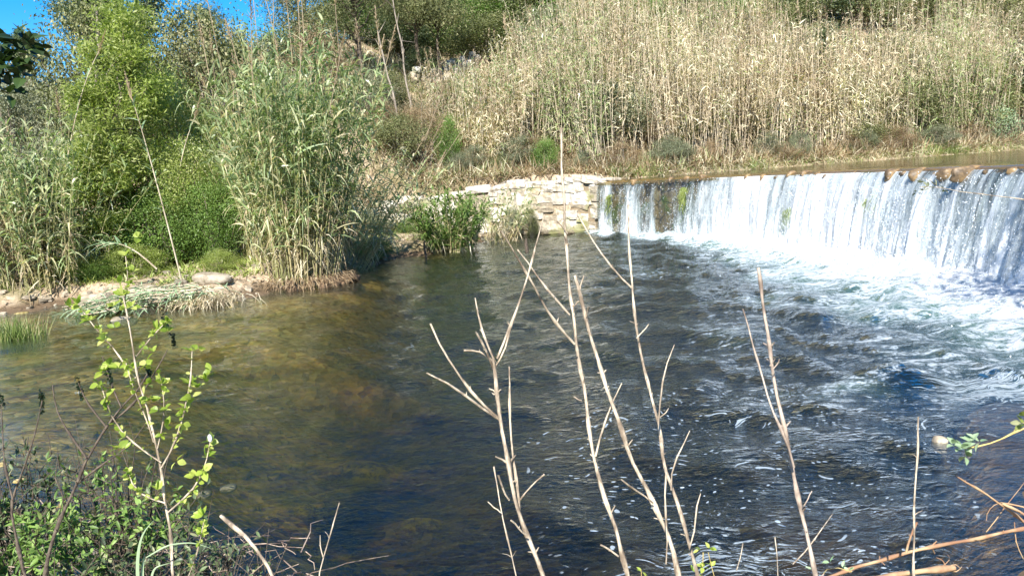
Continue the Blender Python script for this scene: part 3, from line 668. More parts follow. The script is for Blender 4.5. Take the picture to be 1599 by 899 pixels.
def gpos(px, Y):   # world x of a picture column at distance Y
    return CAM[0]+ray(px, 450)[0]*Y/ray(px, 450)[1]
def base_at(px, py, Y):
    p = aty(px, py, Y); return p[0], p[1], z1(p[0], p[1])

# A: the big clump at the water's edge
x, y = -4.75, 17.2; z = z1(x, y)
t = thing('reed_clump', 'tallest green giant reed clump, rising from the point of the left bank', 'reed clump', (x, y, .12), 'giant reed clumps on the banks')
reed_parts(t, 235, .85, .65, 6.2, .15, 23, .72, ML['reed'], 21, leaf_w=.048, plumes=26, leaf0=.24, lean=(.06, 0), cane_r=.0115, jit=.055, rnd_hi=.97)
mb = MB()
r = np.random.RandomState(4)
for k in range(70):
    a = r.rand()*6.28; q = r.rand()**.5; stone(mb, (1.2*q*math.cos(a)-.0, .9*q*math.sin(a)+.1, -.14+.1*r.rand()), (r.uniform(.10, .28), r.uniform(.10, .26), r.uniform(.06, .13)), sq=.1, r=r, rough=.7)
mb.build('root_mound', MROOT, t, smooth=True)
m = 1500; a = r.rand(m)*6.28; q = r.rand(m)**.4; mb = MB(); O = np.stack([1.25*q*np.cos(a), 1.0*q*np.sin(a)-.1, -.05+.2*r.rand(m)], 1)
blades(mb, O, unit(np.stack([np.cos(a)*.8, np.sin(a)*.8-.2, r.uniform(-.2, .9, m)], 1)+.4*rdir(m, r)), .20*r.uniform(.4, 1.2, m), .020, .9, 3, r.rand(m), r=r); mb.build('dead_leaf_litter', ML['brown'], t)
# a second arm of reeds leaning to the right behind it
x, y = -4.1, 19.3
t = thing('reed_clump', 'sparser reeds leaning right behind the tallest green clump', 'reed clump', (x, y, z1(x, y)), 'giant reed clumps on the banks')
reed_parts(t, 46, .6, .5, 4.2, .22, 18, .46, ML['reed'], 22, tone0=.2, plumes=5, lean=(.50, 0), leaf0=.25, cane_r=.012)
x, y = -5.9, 19.3
t = thing('reed_clump', 'reeds standing behind the left side of the tallest clump', 'reed clump', (x, y, z1(x, y)), 'giant reed clumps on the banks')
reed_parts(t, 70, .8, .6, 4.4, .14, 26, .5, ML['reed'], 27, plumes=10, lean=(.0, 0), leaf0=.2, cane_r=.013)
x, y, z = -1.75, 23.0, z1(-1.75, 23.0)
t = thing('reed_clump', 'small dark green reed clump in front of the stone wall', 'reed clump', (x, y, max(z, 0)), 'giant reed clumps on the banks')
reed_parts(t, 130, .62, .5, 2.2, .40, 22, .42, ML['green'], 23, plumes=0, leaf0=.15, cane_r=.011, rnd_hi=.9, tone0=-.1, dead=3)
x, y = -.3, 24.9
t = thing('reed_clump', 'thin pale reed sprays leaning against the stone wall', 'reed clump', (x, y, max(z1(x, y), 0)), 'giant reed clumps on the banks')
reed_parts(t, 34, .5, .25, 2.3, .25, 12, .34, ML['reed'], 24, plumes=0, lean=(.22, .05), leaf0=.35, cane_r=.010)
x, y = -10.6, 17.3
t = thing('reed_clump', 'grey green reeds at the left edge of the photo', 'reed clump', (x, y, z1(x, y)), 'giant reed clumps on the banks')
reed_parts(t, 110, 1.2, .8, 4.5, .20, 24, .62, ML['reed'], 25, plumes=6, leaf0=.15, cane_r=.012)
x, y = -7.6, 21.5
t = thing('reed_clump', 'reeds mixed with brown stems between the vine-clad tree and the tallest clump', 'reed clump', (x, y, z1(x, y)), 'giant reed clumps on the banks')
reed_parts(t, 120, 1.2, .8, 4.6, .16, 16, .42, ML['reed'], 26, plumes=8, leaf0=.2, cane_r=.012)
# green canes standing in the dry thicket by the wall
for i, (x, y, n_, h_, lab) in enumerate([(2.6, 31.0, 110, 5.2, 'upright green reeds inside the dry thicket left of the weir'), (-.9, 30.4, 60, 4.0, 'short reeds above the middle of the stone wall')]):
    t = thing('reed_clump', lab, 'reed clump', (x, y, z1(x, y)), 'giant reed clumps on the banks')
    reed_parts(t, n_, 1.5, .8, h_, .05, 16, .42, ML['reed'], 30+i, plumes=2, leaf0=.2, cane_r=.016, jit=.05, cane=MC)
# one leaning reed with a plume over the left bank
def lone_reed(px0, py0, px1, py1, Y, lab, seed, leafn=10, plume=True, mat=None):
    a = aty(px0, py0, Y); b = aty(px1, py1, Y); r = np.random.RandomState(seed)
    t = thing('leaning_reed', lab, 'reed', a, 'single reeds leaning out of the bank'); P = np.array([lerp(a, b, u)+np.array([0, 0, .25*math.sin(u*3.1)]) for u in np.linspace(0, 1, 8)])-a
    mb = MB(); tubes(mb, P[None], np.linspace(.017, .006, 8)[None], 5, .6); mb.build('cane', MC, t)
    d = unit((b-a)[None])[0]; n = leafn*2; u = np.linspace(.3, .95, n); O = np.stack([np.interp(u, np.linspace(0, 1, 8), P[:, i]) for i in range(3)], 1)
    dl = unit(d+.8*rdir(n, r)); mb = MB(); blades(mb, O, dl, .5*r.uniform(.6, 1.1, n), .035, .5, 4, r.rand(n), r=r); mb.build('leaves', mat or ML['pale'], t)
    if plume:
        nf = 140; uu = r.rand(nf); O = P[-1]+d*(uu*.6)[:, None]-d*.1; mb = MB(); blades(mb, O, unit(d+.35*rdir(nf, r)), .16*(1.15-uu), .012, .2, 1, r.rand(nf), prof=np.array([1, .2]), r=r); mb.build('plume', MPL, t)
lone_reed(284, 440, 205, 150, 15.8, 'tall pale reed stem leaning left out of the fallen reeds', 3, 12)
lone_reed(270, 330, 306, 180, 19, 'thin reed with a feathery plume among the left shrubs', 4, 4)
lone_reed(105, 250, 155, 80, 18, 'plumed reed arching right beside the vine-clad tree', 5, 5)
lone_reed(245, 420, 150, 385, 15.6, 'short leafy reed bowed low to the left over green herbs', 6, 12, False)

# ------------------------------------------------------------------ dry reed thicket on the far bank (nobody could count it)
r = np.random.RandomState(50)
def thicket(n, xlo, xhi, dlo, dhi, hm, seed, leaf_n=13):
    r = np.random.RandomState(seed); x = r.uniform(xlo, xhi, n); y = foot(x)+.5-1.5*sstep(2, 4, x)+dlo+(dhi-dlo)*r.rand(n)*np.interp(x, [-1, 1.5, 9, 16], [.32, 1, 1, .45])
    den = fbm(x*.6, y*.6, 3., 3); k = (r.rand(n) < sstep(.36, .58, den)+.03); x = x[k]; y = y[k]; n = len(x); z = zt(x, y)
    hh = hm*(.42+1.05*fbm(x*.45+9, y*.45, 1., 3))*r.uniform(.45, 1.08, n)*np.interp(x, [-2.5, 0, 2, 5, 8], [.55, .62, .78, 1.08, 1.08])
    lx = .34*(fbm(x*.8, y*.8, 8., 2)-.5)
    bent = np.where(r.rand(n) < .10, 4.5, 1.0); hh = hh*np.where(bent > 1, .7, 1); D = unit(np.stack([lx+.09*bent*r.normal(size=n), -.05+.10*bent*r.normal(size=n), np.ones(n)], 1)); K = 5; tt = np.linspace(0, 1, K)
    P = np.stack([x, y, z-.1], 1)[:, None]+D[:, None]*(hh[:, None]*tt)[..., None]; hz = np.stack([r.normal(size=n), r.normal(size=n), 0*x], 1)*.10
    P += hz[:, None]*(tt**2)[None, :, None]*hh[:, None, None]*.35
    return P, hh, n, r
P, hh, n, r = thicket(9800, -3.0, 27, 0, 11, 4.7, 51)
mb = MB(); tubes(mb, P, (.012*r.uniform(.6, 1.35, n))[:, None]*np.linspace(1, .3, 5)[None], 3, r.rand(n))
mc = mb
ln = 26; m = n*ln; ci = np.repeat(np.arange(n), ln); u = .10+.90*r.rand(m)**.75; k = np.clip((u*4).astype(int), 0, 3); fr = u*4-k
O = P[ci, k]*(1-fr)[:, None]+P[ci, k+1]*fr[:, None]; az = r.rand(m)*6.283; el = r.uniform(-.5, 1.1, m)
Dl = np.stack([np.cos(az)*np.cos(el), np.sin(az)*np.cos(el), np.sin(el)], 1)
gr = fbm(O[:, 0]*.35, O[:, 1]*.35, O[:, 2]*.2, 3)
tone = np.clip(.50*r.rand(m)+1.5*(fbm(O[:, 0]*.8, O[:, 1]*.8, O[:, 2]*.5, 3)-.36)-.35*(.5-u), 0, .84); tone = np.where(r.rand(m) < sstep(.46, .66, gr)*.7+.06, .9+.1*r.rand(m), tone)
ml = MB(); blades(ml, O, Dl, .27*r.uniform(.5, 1.3, m), .046*r.uniform(.6, 1.2, m), r.uniform(.1, .9, m), 2, tone, r=r)
pi = r.choice(n, 1500, replace=False); ii = np.repeat(pi, 16); mp = MB(); blades(mp, P[ii, -1]-.05+np.array([0, 0, .45])*r.rand(len(ii))[:, None], unit(rdir(len(ii), r)*.6+np.array([0, 0, 1.])), .17, .022, .3, 1, r.rand(len(ii)), prof=np.array([1, .2]), r=r)
t = thing('dry_reed_thicket', 'tall straw-coloured dry reed thicket covering the far bank above the weir', 'reed thicket', (0, 0, 0)); t['kind'] = 'stuff'
a_ = mc.build('canes', MC, t); b_ = ml.build('leaves', ML['dry'], t); a_['kind'] = 'stuff'; b_['kind'] = 'stuff'; mp.build('plumes', MPL, t)['kind'] = 'stuff'

# dead litter, dry brush and grass along the banks
def scatter(name, label, n, fx, mat, L, W, seed, el=(.5, 1.4), K=2, droop=(.1, .9)):
    r = np.random.RandomState(seed); x, y = fx(n, r); z = zt(x, y); k = z > .03; x = x[k]; y = y[k]; z = z[k]; n = len(x)
    az = r.rand(n)*6.283; e = r.uniform(el[0], el[1], n); D = np.stack([np.cos(az)*np.cos(e), np.sin(az)*np.cos(e), np.sin(e)], 1)
    mb = MB(); blades(mb, np.stack([x, y, z-.02], 1), D, L*r.uniform(.5, 1.4, n), W*r.uniform(.6, 1.3, n), r.uniform(*droop, n), K, r.rand(n), r=r)
    tag(mb.build(name, mat), label, kind='stuff')
def f_foot(n, r):
    x = r.uniform(-7, 30, n); return x, foot(x)-.9-1.0*sstep(2, 4, x)+4.2*r.rand(n)**1.2
scatter('dry_brush', 'tangled dead brush and straw at the foot of the reed thicket', 30000, f_foot, ML['brown'], .85, .032, 61, (.1, 1.4))
scatter('straw_litter', 'pale straw litter at the foot of the reed thicket', 26000, f_foot, ML['dry'], .80, .034, 62, (.2, 1.5))
def f_edge2(n, r):
    x = r.uniform(3.6, 26, n); yb = np.interp(x, [3.6, 5.5, 8, 11.5, 17, 24, 34], [26.2, 26.1, 26.8, 28.4, 30.8, 34.0, 38.4]); return x, yb+3.0*r.rand(n)
scatter('bank_straw', 'bleached straw and dead grass lying along the far water edge', 22000, f_edge2, ML['dry'], .42, .022, 68, (.1, 1.4))
def f_edge(n, r):
    x = r.uniform(3.6, 26, n); yb = np.interp(x, [3.6, 5.5, 8, 11.5, 17, 24, 34], [26.3, 26.2, 26.9, 28.5, 30.9, 34.1, 38.5])
    den = fbm(x*.5, x*0, 2., 3); y = yb+.1+1.7*r.rand(n)**1.3; k = r.rand(n) < sstep(.45, .62, den)*.9+.1; return x[k], y[k]
scatter('bank_grass', 'bright green grass fringe along the far bank above the weir', 20000, f_edge, ML['grass'], .46, .024, 63, (.8, 1.5))
def f_left(n, r):
    x = r.uniform(-16, -5.2, n); y = 15.0+7*r.rand(n)**1.2; s = sdist(POOL, x, y); k = (s > .5) & (fbm(x*.9, y*.9, 5., 3) > .42); return x[k], y[k]
scatter('herb_grass', 'green herbs and grass over the left bank', 13000, f_left, ML['bright'], .26, .040, 64, (.4, 1.4))
def f_hill(n, r):
    x = r.uniform(-26, 34, n); y = foot(x)+2+30*r.rand(n); return x, y
scatter('hillside_grass', 'dry tufty grass between the hillside shrubs', 45000, f_hill, ML['dry'], .45, .05, 65, (.5, 1.4), 1)
def f_near(n, r):
    x = r.uniform(-5.5, 4, n); y = 1.2+4.8*r.rand(n); s = sdist(POOL, x, y); k = s > .05; return x[k], y[k]
scatter('near_bank_grass', 'dry and green grass blades on the near bank', 5000, f_near, ML['grass'], .22, .008, 66, (.4, 1.4), 3)
def f_mid(n, r):
    x = r.uniform(-7, 3.2, n); y = 22.5+6*r.rand(n); s = sdist(POOL, x, y); k = s > .2; return x[k], y[k]
scatter('bank_herbs', 'yellow green herbs on the earth bank below the stone wall', 5000, f_mid, ML['grass'], .28, .022, 67, (.5, 1.4))

# ------------------------------------------------------------------ shrubs and trees
def shrub_mesh(seed, nclump, nleaf, lsize, m, spread=.19, shape='round', aspect=.55):
    """unit shrub: radius about 1, height about 2; returns (stems mesh, foliage mesh)"""
    r = np.random.RandomState(seed)
    d = rdir(nclump, r); rad = r.uniform(.45, 1.0, nclump)**.6; c = d*rad[:, None]
    if shape == 'column': c[:, :2] *= .75
    c[:, 2] = c[:, 2]*.95+1.0; c[:, :2] *= np.interp(c[:, 2], [0, .5, 1.2, 2], [.75, 1, .95, .55])[:, None]
    sp = spread*r.uniform(.6, 1.35, nclump); ci = np.repeat(np.arange(nclump), nleaf)
    L = c[ci]+r.normal(size=(len(ci), 3))*sp[ci][:, None]*np.array([1, 1, .75])
    L = L[L[:, 2] > -.02]; n = len(L); ci = ci[:n]
    tone = np.clip(.5*r.rand(nclump)[ci]+.5*r.rand(n)+.12*(L[:, 2]-1), 0, 1)
    mb = MB(); leaves(mb, L, lsize*r.uniform(.6, 1.4, n), tone, .5, aspect, r, out=.4*unit(L-np.array([0, 0, .8])))
    ms = MB(); k = min(nclump, 22); tt = np.linspace(0, 1, 5)
    e = c[:k]; b = np.stack([.08*r.normal(size=k), .08*r.normal(size=k), np.zeros(k)], 1)
    Pp = b[:, None]*(1-tt)[None, :, None]+e[:, None]*tt[None, :, None]; Pp[..., 2] += (.22*np.sin(tt*3.14))[None]; Pp[:, 1:4] += .04*r.normal(size=(k, 3, 3))
    tubes(ms, Pp, np.linspace(.028, .006, 5)[None].repeat(k, 0), 4, r.rand(k))
    return ms.mesh('stems', MWG), mb.mesh('foliage', ML[m])
PROTO = {}
def proto(key, *a, **k): PROTO[key] = shrub_mesh(*a, **k)
proto('olive', 101, 66, 285, 0.0468, 'olive'); proto('sage', 102, 58, 285, 0.0413, 'sage', .18); proto('dark', 103, 69, 285, 0.0550, 'dark')
proto('green', 104, 66, 285, 0.0468, 'green'); proto('bright', 105, 78, 285, 0.0385, 'bright', .17); proto('brown', 106, 54, 247, 0.0468, 'brown', .22, 'round', .3)
proto('olive2', 107, 49, 361, 0.0440, 'olive', .21); proto('sage2', 108, 73, 228, 0.0440, 'sage', .16, 'column')
proto('pale', 109, 27, 76, 0.0880, 'pale', .3)
def plant(kind, name, label, catg, x, y, rx, h, group, rot=None, z=None):
    s, f = PROTO[kind]; z = z1(x, y)-.05 if z is None else z
    t = thing(name, label, catg, (x, y, z), group, rotz=rs.rand()*6.28 if rot is None else rot); t.scale = (rx, rx, h/2)
    for nm, me in (('stems', s), ('foliage', f)):
        o = bpy.data.objects.new(nm, me); scene.collection.objects.link(o); o.parent = t
    return t
# hillside shrubs: rows from the foot of the slope up to its crest, each row told apart left to right
ORD = ['first', 'second', 'third', 'fourth', 'fifth', 'sixth', 'seventh', 'eighth', 'ninth', 'tenth', 'eleventh', 'twelfth', 'thirteenth', 'fourteenth', 'fifteenth', 'sixteenth', 'seventeenth', 'eighteenth', 'nineteenth', 'twentieth']
WORD = dict(olive='olive green rounded', olive2='olive green spreading', sage='grey green', sage2='upright grey green', dark='dark evergreen', green='mid green', bright='bright yellow green', brown='brown')
r = np.random.RandomState(77)
rows = [('upper skyline row of the left hillside', 35, -27, -8.5, 13, ['olive', 'dark', 'sage', 'olive2'], 1.7, 3.0),
        ('second row below the left skyline', 32.0, -23, -7.5, 13, ['olive', 'sage', 'sage2', 'olive2', 'dark'], 1.6, 2.9),
        ('middle row of the left slope', 27.5, -18, -6.5, 11, ['sage', 'green', 'olive', 'brown', 'sage2'], 1.5, 2.9),
        ('high row above the tallest reed clump', 44, -12, 16, 14, ['olive', 'dark', 'olive2', 'green'], 2.3, 3.8),
        ('row on the hill behind the dry reeds', 40.0, -10.5, 20, 13, ['olive', 'sage', 'dark', 'olive2', 'green'], 1.8, 3.0),
        ('topmost row behind the dry reeds', 51, -8, 34, 14, ['dark', 'olive', 'olive2'], 2.8, 4.4)]
for rn, (desc, yy, x0, x1, n, kinds, sz, ht) in enumerate(rows):
    cnt = {}; items = []
    for i in range(n):
        x = lerp(x0, x1, (i+.5)/n)+r.normal()*.35; y = yy+r.normal()*1.0
        if rn == 4 and -4.2 < x < -.2: y += 4.5
        items.append((x, y, kinds[r.randint(len(kinds))]))
    items.sort(key=lambda q: q[0]/q[1])
    for x, y, k in items:
        c_ = cnt.get(k, 0); cnt[k] = c_+1
        lab = f'{WORD[k]} shrub, {ORD[c_]} of its kind from the left in the {desc}'
        if len(lab.split()) > 16: lab = f'{ORD[c_]} {WORD[k]} shrub from the left, {desc}'
        s_ = sz*r.uniform(.75, 1.25)*(.6 if x/y < -.56 else 1); plant(k, 'hillside_shrub', lab, 'shrub', x, y, s_, ht*r.uniform(.7, 1.2), 'shrubs scattered over the hillside')
# named shrubs on the left bank
named = [
 ('bright', 'leafy_shrub', 'bright green leafy mass low between the vine-clad tree and the reeds', 295, 300, 19.6, 1.1, 3.1),
 ('bright', 'leafy_shrub', 'bright green leafy crown halfway between vine-clad tree and tallest reeds', 268, 200, 20.6, 1.1, 4.6),
 ('brown', 'brown_shrub', 'brown withered shrub between the vine-clad tree and green leafy masses', 200, 260, 20.0, 1.0, 4.0),
 ('green', 'leafy_shrub', 'dark leafy bush behind the fallen reeds', 240, 300, 18.9, 1.0, 2.0),
 ('dark', 'dark_shrub', 'dark shady bush at the foot of the grey green reeds', 45, 330, 18.8, 1.3, 2.7),
 ('sage', 'sage_shrub', 'grey green shrub behind the left edge reeds', 25, 250, 22.5, 1.7, 4.6),
 ('olive', 'olive_shrub', 'olive shrub rising right of the vine-clad tree', 165, 180, 24.5, 1.8, 5.6),
 ('olive', 'olive_shrub', 'olive shrub behind the left side of the tallest clump', 330, 230, 25.0, 1.8, 5.0),
 ('green', 'green_shrub', 'leafy bush in the shade left of the tallest clump', 330, 330, 19.0, .8, 2.2),
 ('olive', 'green_shrub', 'rounded bush just above the left part of the stone wall', 628, 270, 28.9, 1.1, 1.7),
 ('brown', 'brown_shrub', 'dark brown dead bush between two green bushes above the wall', 668, 265, 29.2, .9, 2.6),
 ('green', 'green_shrub', 'narrow dark green bush above the stone wall beside the brown bush', 702, 262, 29.2, .5, 2.1),
 ('green', 'green_shrub', 'small green bush on top of the wall near the waterfall', 852, 258, 28.3, .55, 1.4),
 ('olive', 'olive_shrub', 'olive bush at the foot of the dry reeds above mid waterfall', 1310, 190, 33.5, 1.6, 2.6),
 ('olive', 'olive_shrub', 'olive bush low in the dry reeds above the waterfall', 1330, 215, 32.0, 1.4, 1.5),
 ('olive2', 'olive_shrub', 'wide olive bush at the thicket foot right of the green bush', 1420, 190, 34.5, 1.9, 2.7),
 ('olive2', 'olive_shrub', 'spreading olive bush at the right end of the far bank', 1500, 175, 36.0, 2.0, 3.0),
 ('brown', 'brown_shrub', 'brown brush heap at the water edge above the right waterfall', 1400, 230, 33.2, 1.1, 1.1),
 ('brown', 'brown_shrub', 'brown brush at the water edge beside the pale-leaved plant', 1500, 215, 34.8, 1.2, 1.2),
 ('olive2', 'green_shrub', 'small spreading bush at the water edge above the weir', 1318, 232, 31.4, .8, .6),
 ('dark', 'dark_shrub', 'dark glossy bush at the right edge of the far bank', 1590, 130, 37.5, 1.7, 4.0),
 ('bright', 'green_shrub', 'yellow green bush beside the dark glossy bush', 1545, 130, 37.5, 1.4, 3.0),
 ('pale', 'broad_leaved_plant', 'pale broad-leaved plant at the right end of the far water edge', 1560, 215, 34.6, .8, 1.7),
 ('green', 'waterside_herb', 'lush green herb patch on the bank right of the tallest clump', 580, 390, 21.3, .72, .62),
 ('bright', 'waterside_herb', 'small yellow green herb mound left of the tallest clump', 345, 405, 17.4, .45, .55),
 ('bright', 'waterside_herb', 'leafy herb bed below the vine-clad tree', 105, 420, 17.8, .8, .6),
 ('bright', 'waterside_herb', 'leafy herb bed behind the fallen reeds', 205, 405, 17.9, .7, .75),
 ('green', 'waterside_herb', 'leafy herb bed between the two left herb beds', 155, 415, 17.7, .6, .5),
 ('brown', 'brown_shrub', 'dry brown stalks between the vine-clad tree and the left edge reeds', 30, 350, 17.4, .8, 2.0),
]
for k, nm, lab, px, py, Yd, rx, h in named:
    x = aty(px, py, Yd)[0]; plant(k, nm, lab, 'herb patch' if 'herb' in nm else ('plant' if 'plant' in nm else 'shrub'), x, Yd, rx, h, None)

def tree(name, label, px, py_top, Y, crown_w, crown_h, lobes, nleaf, lsize, m, seed, bark=MWG, lean=0., aspect=.5, trunk_r=.14, group=None, base=None, spread=.3, x=None, crown0=None):
    """tapered trunk and limbs under a crown of leaf clumps; the top of the crown reaches picture row py_top"""
    r = np.random.RandomState(seed); top = aty(px, py_top, Y); xb = (top[0]-lean) if x is None else x; zb = z1(xb, Y); H_ = top[2]-zb
    t = thing(name, label, 'tree', (xb, Y, zb), group); cz = H_-crown_h*.5
    d = rdir(lobes, r)*(r.uniform(.35, 1, lobes)**.55)[:, None]; c = d*np.array([crown_w*.5, crown_w*.5, crown_h*.5])*.82+np.array([lean, 0, cz])
    c[:, 0] += (c[:, 2]-cz)*lean*.25
    sp = spread*crown_w*.5*r.uniform(.55, 1.2, lobes); ci = np.repeat(np.arange(lobes), nleaf)
    Lp = c[ci]+r.normal(size=(len(ci), 3))*sp[ci][:, None]*np.array([1, 1, .7]); n = len(Lp)
    k = Lp[:, 2] > .05; Lp = Lp[k]; ci = ci[k]; n = len(Lp)
    tone = np.clip(.5*r.rand(lobes)[ci]+.5*r.rand(n), 0, 1); mb = MB(); leaves(mb, Lp, lsize*r.uniform(.6, 1.4, n), tone, .5, aspect, r, out=.4*unit(Lp-np.array([lean, 0, cz])))
    tt = np.linspace(0, 1, 8); tp = np.stack([lean*tt**1.2, .05*np.sin(tt*7), tt*H_*.86-.2], 1)+np.r_[np.zeros((1, 3)), .04*r.normal(size=(7, 3))]
    ms = MB(); tubes(ms, tp[None], np.linspace(trunk_r, .03, 8)[None], 7, .5); ms.build('trunk', bark, t, smooth=True)
    nl = min(lobes, 26); ms = MB(); lm = []
    for e in c[:nl]:
        s0 = np.clip((e[2]-.25*crown_h)/(H_*.86), .15, .9); b = np.array([np.interp(s0, tt, tp[:, i]) for i in range(3)])
        u = np.linspace(0, 1, 5)[:, None]; p = b*(1-u)+e*u; p[1:4] += .06*r.normal(size=(3, 3)); lm.append(p)
    tubes(ms, np.array(lm), np.linspace(trunk_r*.34, .012, 5)[None].repeat(nl, 0), 5, .5); ms.build('limbs', bark, t, smooth=True)
    mb.build('crown', ML[m], t); return t
tree('vine_clad_tree', 'tall bright green vine-clad tree near the left edge', 104, -60, 19.0, 2.5, 8.6, 120, 330, .115, 'bright', 201, lean=.7, x=-10.0, trunk_r=.13, spread=.19, aspect=.27)
tree('evergreen_oak', 'dark evergreen oak against the sky, behind the vine-clad tree', 172, -75, 31, 5.2, 4.0, 90, 420, .085, 'dark', 202, bark=MWD, trunk_r=.2, spread=.13)
tree('evergreen_oak', 'small dark tree at the far left, low against the sky', 30, 40, 33, 2.0, 2.2, 36, 300, .08, 'dark', 203, bark=MWD, spread=.16)
tree('pine_tree', 'small rounded pine alone on the left skyline', 316, 2, 42, 2.3, 2.3, 26, 200, .12, 'dark', 204, bark=MWD, aspect=.22)
tree('pine_tree', 'pine with a dark trunk left of the hillside stone wall', 640, -80, 36.5, 4.6, 3.4, 36, 320, .15, 'olive', 205, bark=MWD, aspect=.2, trunk_r=.12)
tree('pine_tree', 'pine with a thin dark trunk in front of the hillside stone wall', 676, -20, 36.5, 3.0, 2.2, 30, 300, .14, 'olive', 206, bark=MWD, aspect=.2, trunk_r=.08)
tree('pine_tree', 'pine rising just behind the tallest reed clump', 545, -90, 34, 4.0, 4.2, 40, 300, .15, 'olive', 207, bark=MWD, aspect=.2, trunk_r=.13)
tree('pine_tree', 'pine above the small path on the hill', 780, -60, 45, 5.0, 5.0, 40, 240, .17, 'olive', 208, bark=MWD, aspect=.25, trunk_r=.16)
tree('pine_tree', 'green-crowned tree at the top edge above the dry reeds', 905, -40, 41, 4.6, 3.8, 42, 260, .14, 'green', 209, bark=MWD, trunk_r=.13)
tree('pine_tree', 'dusky pine on the slope between the left skyline and tallest reeds', 470, -60, 38, 4.2, 4.6, 40, 240, .15, 'olive', 210, bark=MWD, aspect=.25, trunk_r=.15)
def dead_trunk(px0, py0, px1, py1, Y, lab, rad):
    a = aty(px0, py0, Y); b = aty(px1, py1, Y+.6); t = thing('dead_trunk', lab, 'dead tree', a); a2 = a; a2[2] = min(a[2], z1(a[0], a[1]))-.1
    t.location = a2; u = np.linspace(0, 1, 9)[:, None]; r = np.random.RandomState(int(px0)); P = (b-a2)*u; P[1:8] += .03*r.normal(size=(7, 3)); mb = MB(); tubes(mb, P[None], np.linspace(rad, rad*.45, 9)[None], 6, .8); mb.build('trunk', MWG, t, smooth=True)
    Bp = []
    for k in range(9):
        s = r.uniform(.35, .95); o = (b-a2)*s; d = unit((rdir(1, r)[0]+unit((b-a2)[None])[0]*.8)[None])[0]; Bp.append(o+d*np.linspace(0, r.uniform(.3, .9), 4)[:, None])
    for q_ in Bp:
        mb = MB(); tubes(mb, q_[None], np.linspace(rad*.3, .006, 4)[None], 4, .8); mb.build('branch', MWG, t)
dead_trunk(626, 140, 588, 40, 29.5, 'pale dead trunk leaning left, lower of the leaning pair', .055)
dead_trunk(643, 135, 612, -10, 31.5, 'tall pale dead trunk leaning left in front of the dark pines', .050)

# brushy shrubs along the foot of the thicket, and mixed into it
r = np.random.RandomState(78)
for desc, dy, n, kinds, sz, ht in [('at the foot of the dry reeds', .5, 22, ['brown', 'sage', 'brown', 'sage', 'brown'], .62, .8), ('among the lower dry reeds', 2.6, 15, ['olive', 'sage2', 'brown', 'olive2'], 1.1, 2.2)]:
    cnt = {}; items = sorted(((lerp(-2.2, 20, (i+.5)/n)+r.normal()*.3, kinds[r.randint(len(kinds))]) for i in range(n)), key=lambda q: q[0])
    for x, k in items:
        c_ = cnt.get(k, 0); cnt[k] = c_+1; y = float(foot(x))+dy-1.4*float(sstep(2, 4, x))+r.normal()*.25
        plant(k, 'bank_shrub', f'{ORD[c_]} {WORD[k].replace("", "")} shrub from left {desc}', 'shrub', x, y, sz*r.uniform(.5, 1.7), ht*r.uniform(.4, 1.6), 'shrubs along the dry reed thicket')
# tree of the near right bank, its trunk out of the picture; it shades the right end of the fall
def near_tree():
    r = np.random.RandomState(88); x0, y0 = 7.4, 2.4; zb = z1(x0, y0); t = thing('overhanging_tree', 'leafy tree on the near right bank shading the right end of the fall', 'tree', (x0, y0, zb))
    top = np.array([6.4, 4.1, 6.2]); b = np.array([x0, y0, zb]); tt = np.linspace(0, 1, 8); P = np.array([(top-b)*u+np.array([.3*math.sin(u*3), 0, .5*math.sin(u*3)]) for u in tt])
    mb = MB(); tubes(mb, P[None], np.linspace(.16, .04, 8)[None], 8, .5); mb.build('trunk', MWD, t, smooth=True)
    nl = 26; c = P[-1]+rdir(nl, r)*(r.rand(nl)**.5)[:, None]*np.array([1.3, 1.2, .9]); ci = np.repeat(np.arange(nl), 190); L = c[ci]+r.normal(size=(len(ci), 3))*.30
    mb = MB(); leaves(mb, L, .09*r.uniform(.6, 1.3, len(L)), r.rand(len(L)), .5, .6, r); mb.build('crown', ML['green'], t)
    u = np.linspace(0, 1, 5)[:, None]; mb = MB(); tubes(mb, np.array([P[4]*(1-u)+e*u for e in c[:20]]), np.linspace(.05, .008, 5)[None].repeat(20, 0), 5, .5); mb.build('limbs', MWD, t)
near_tree()

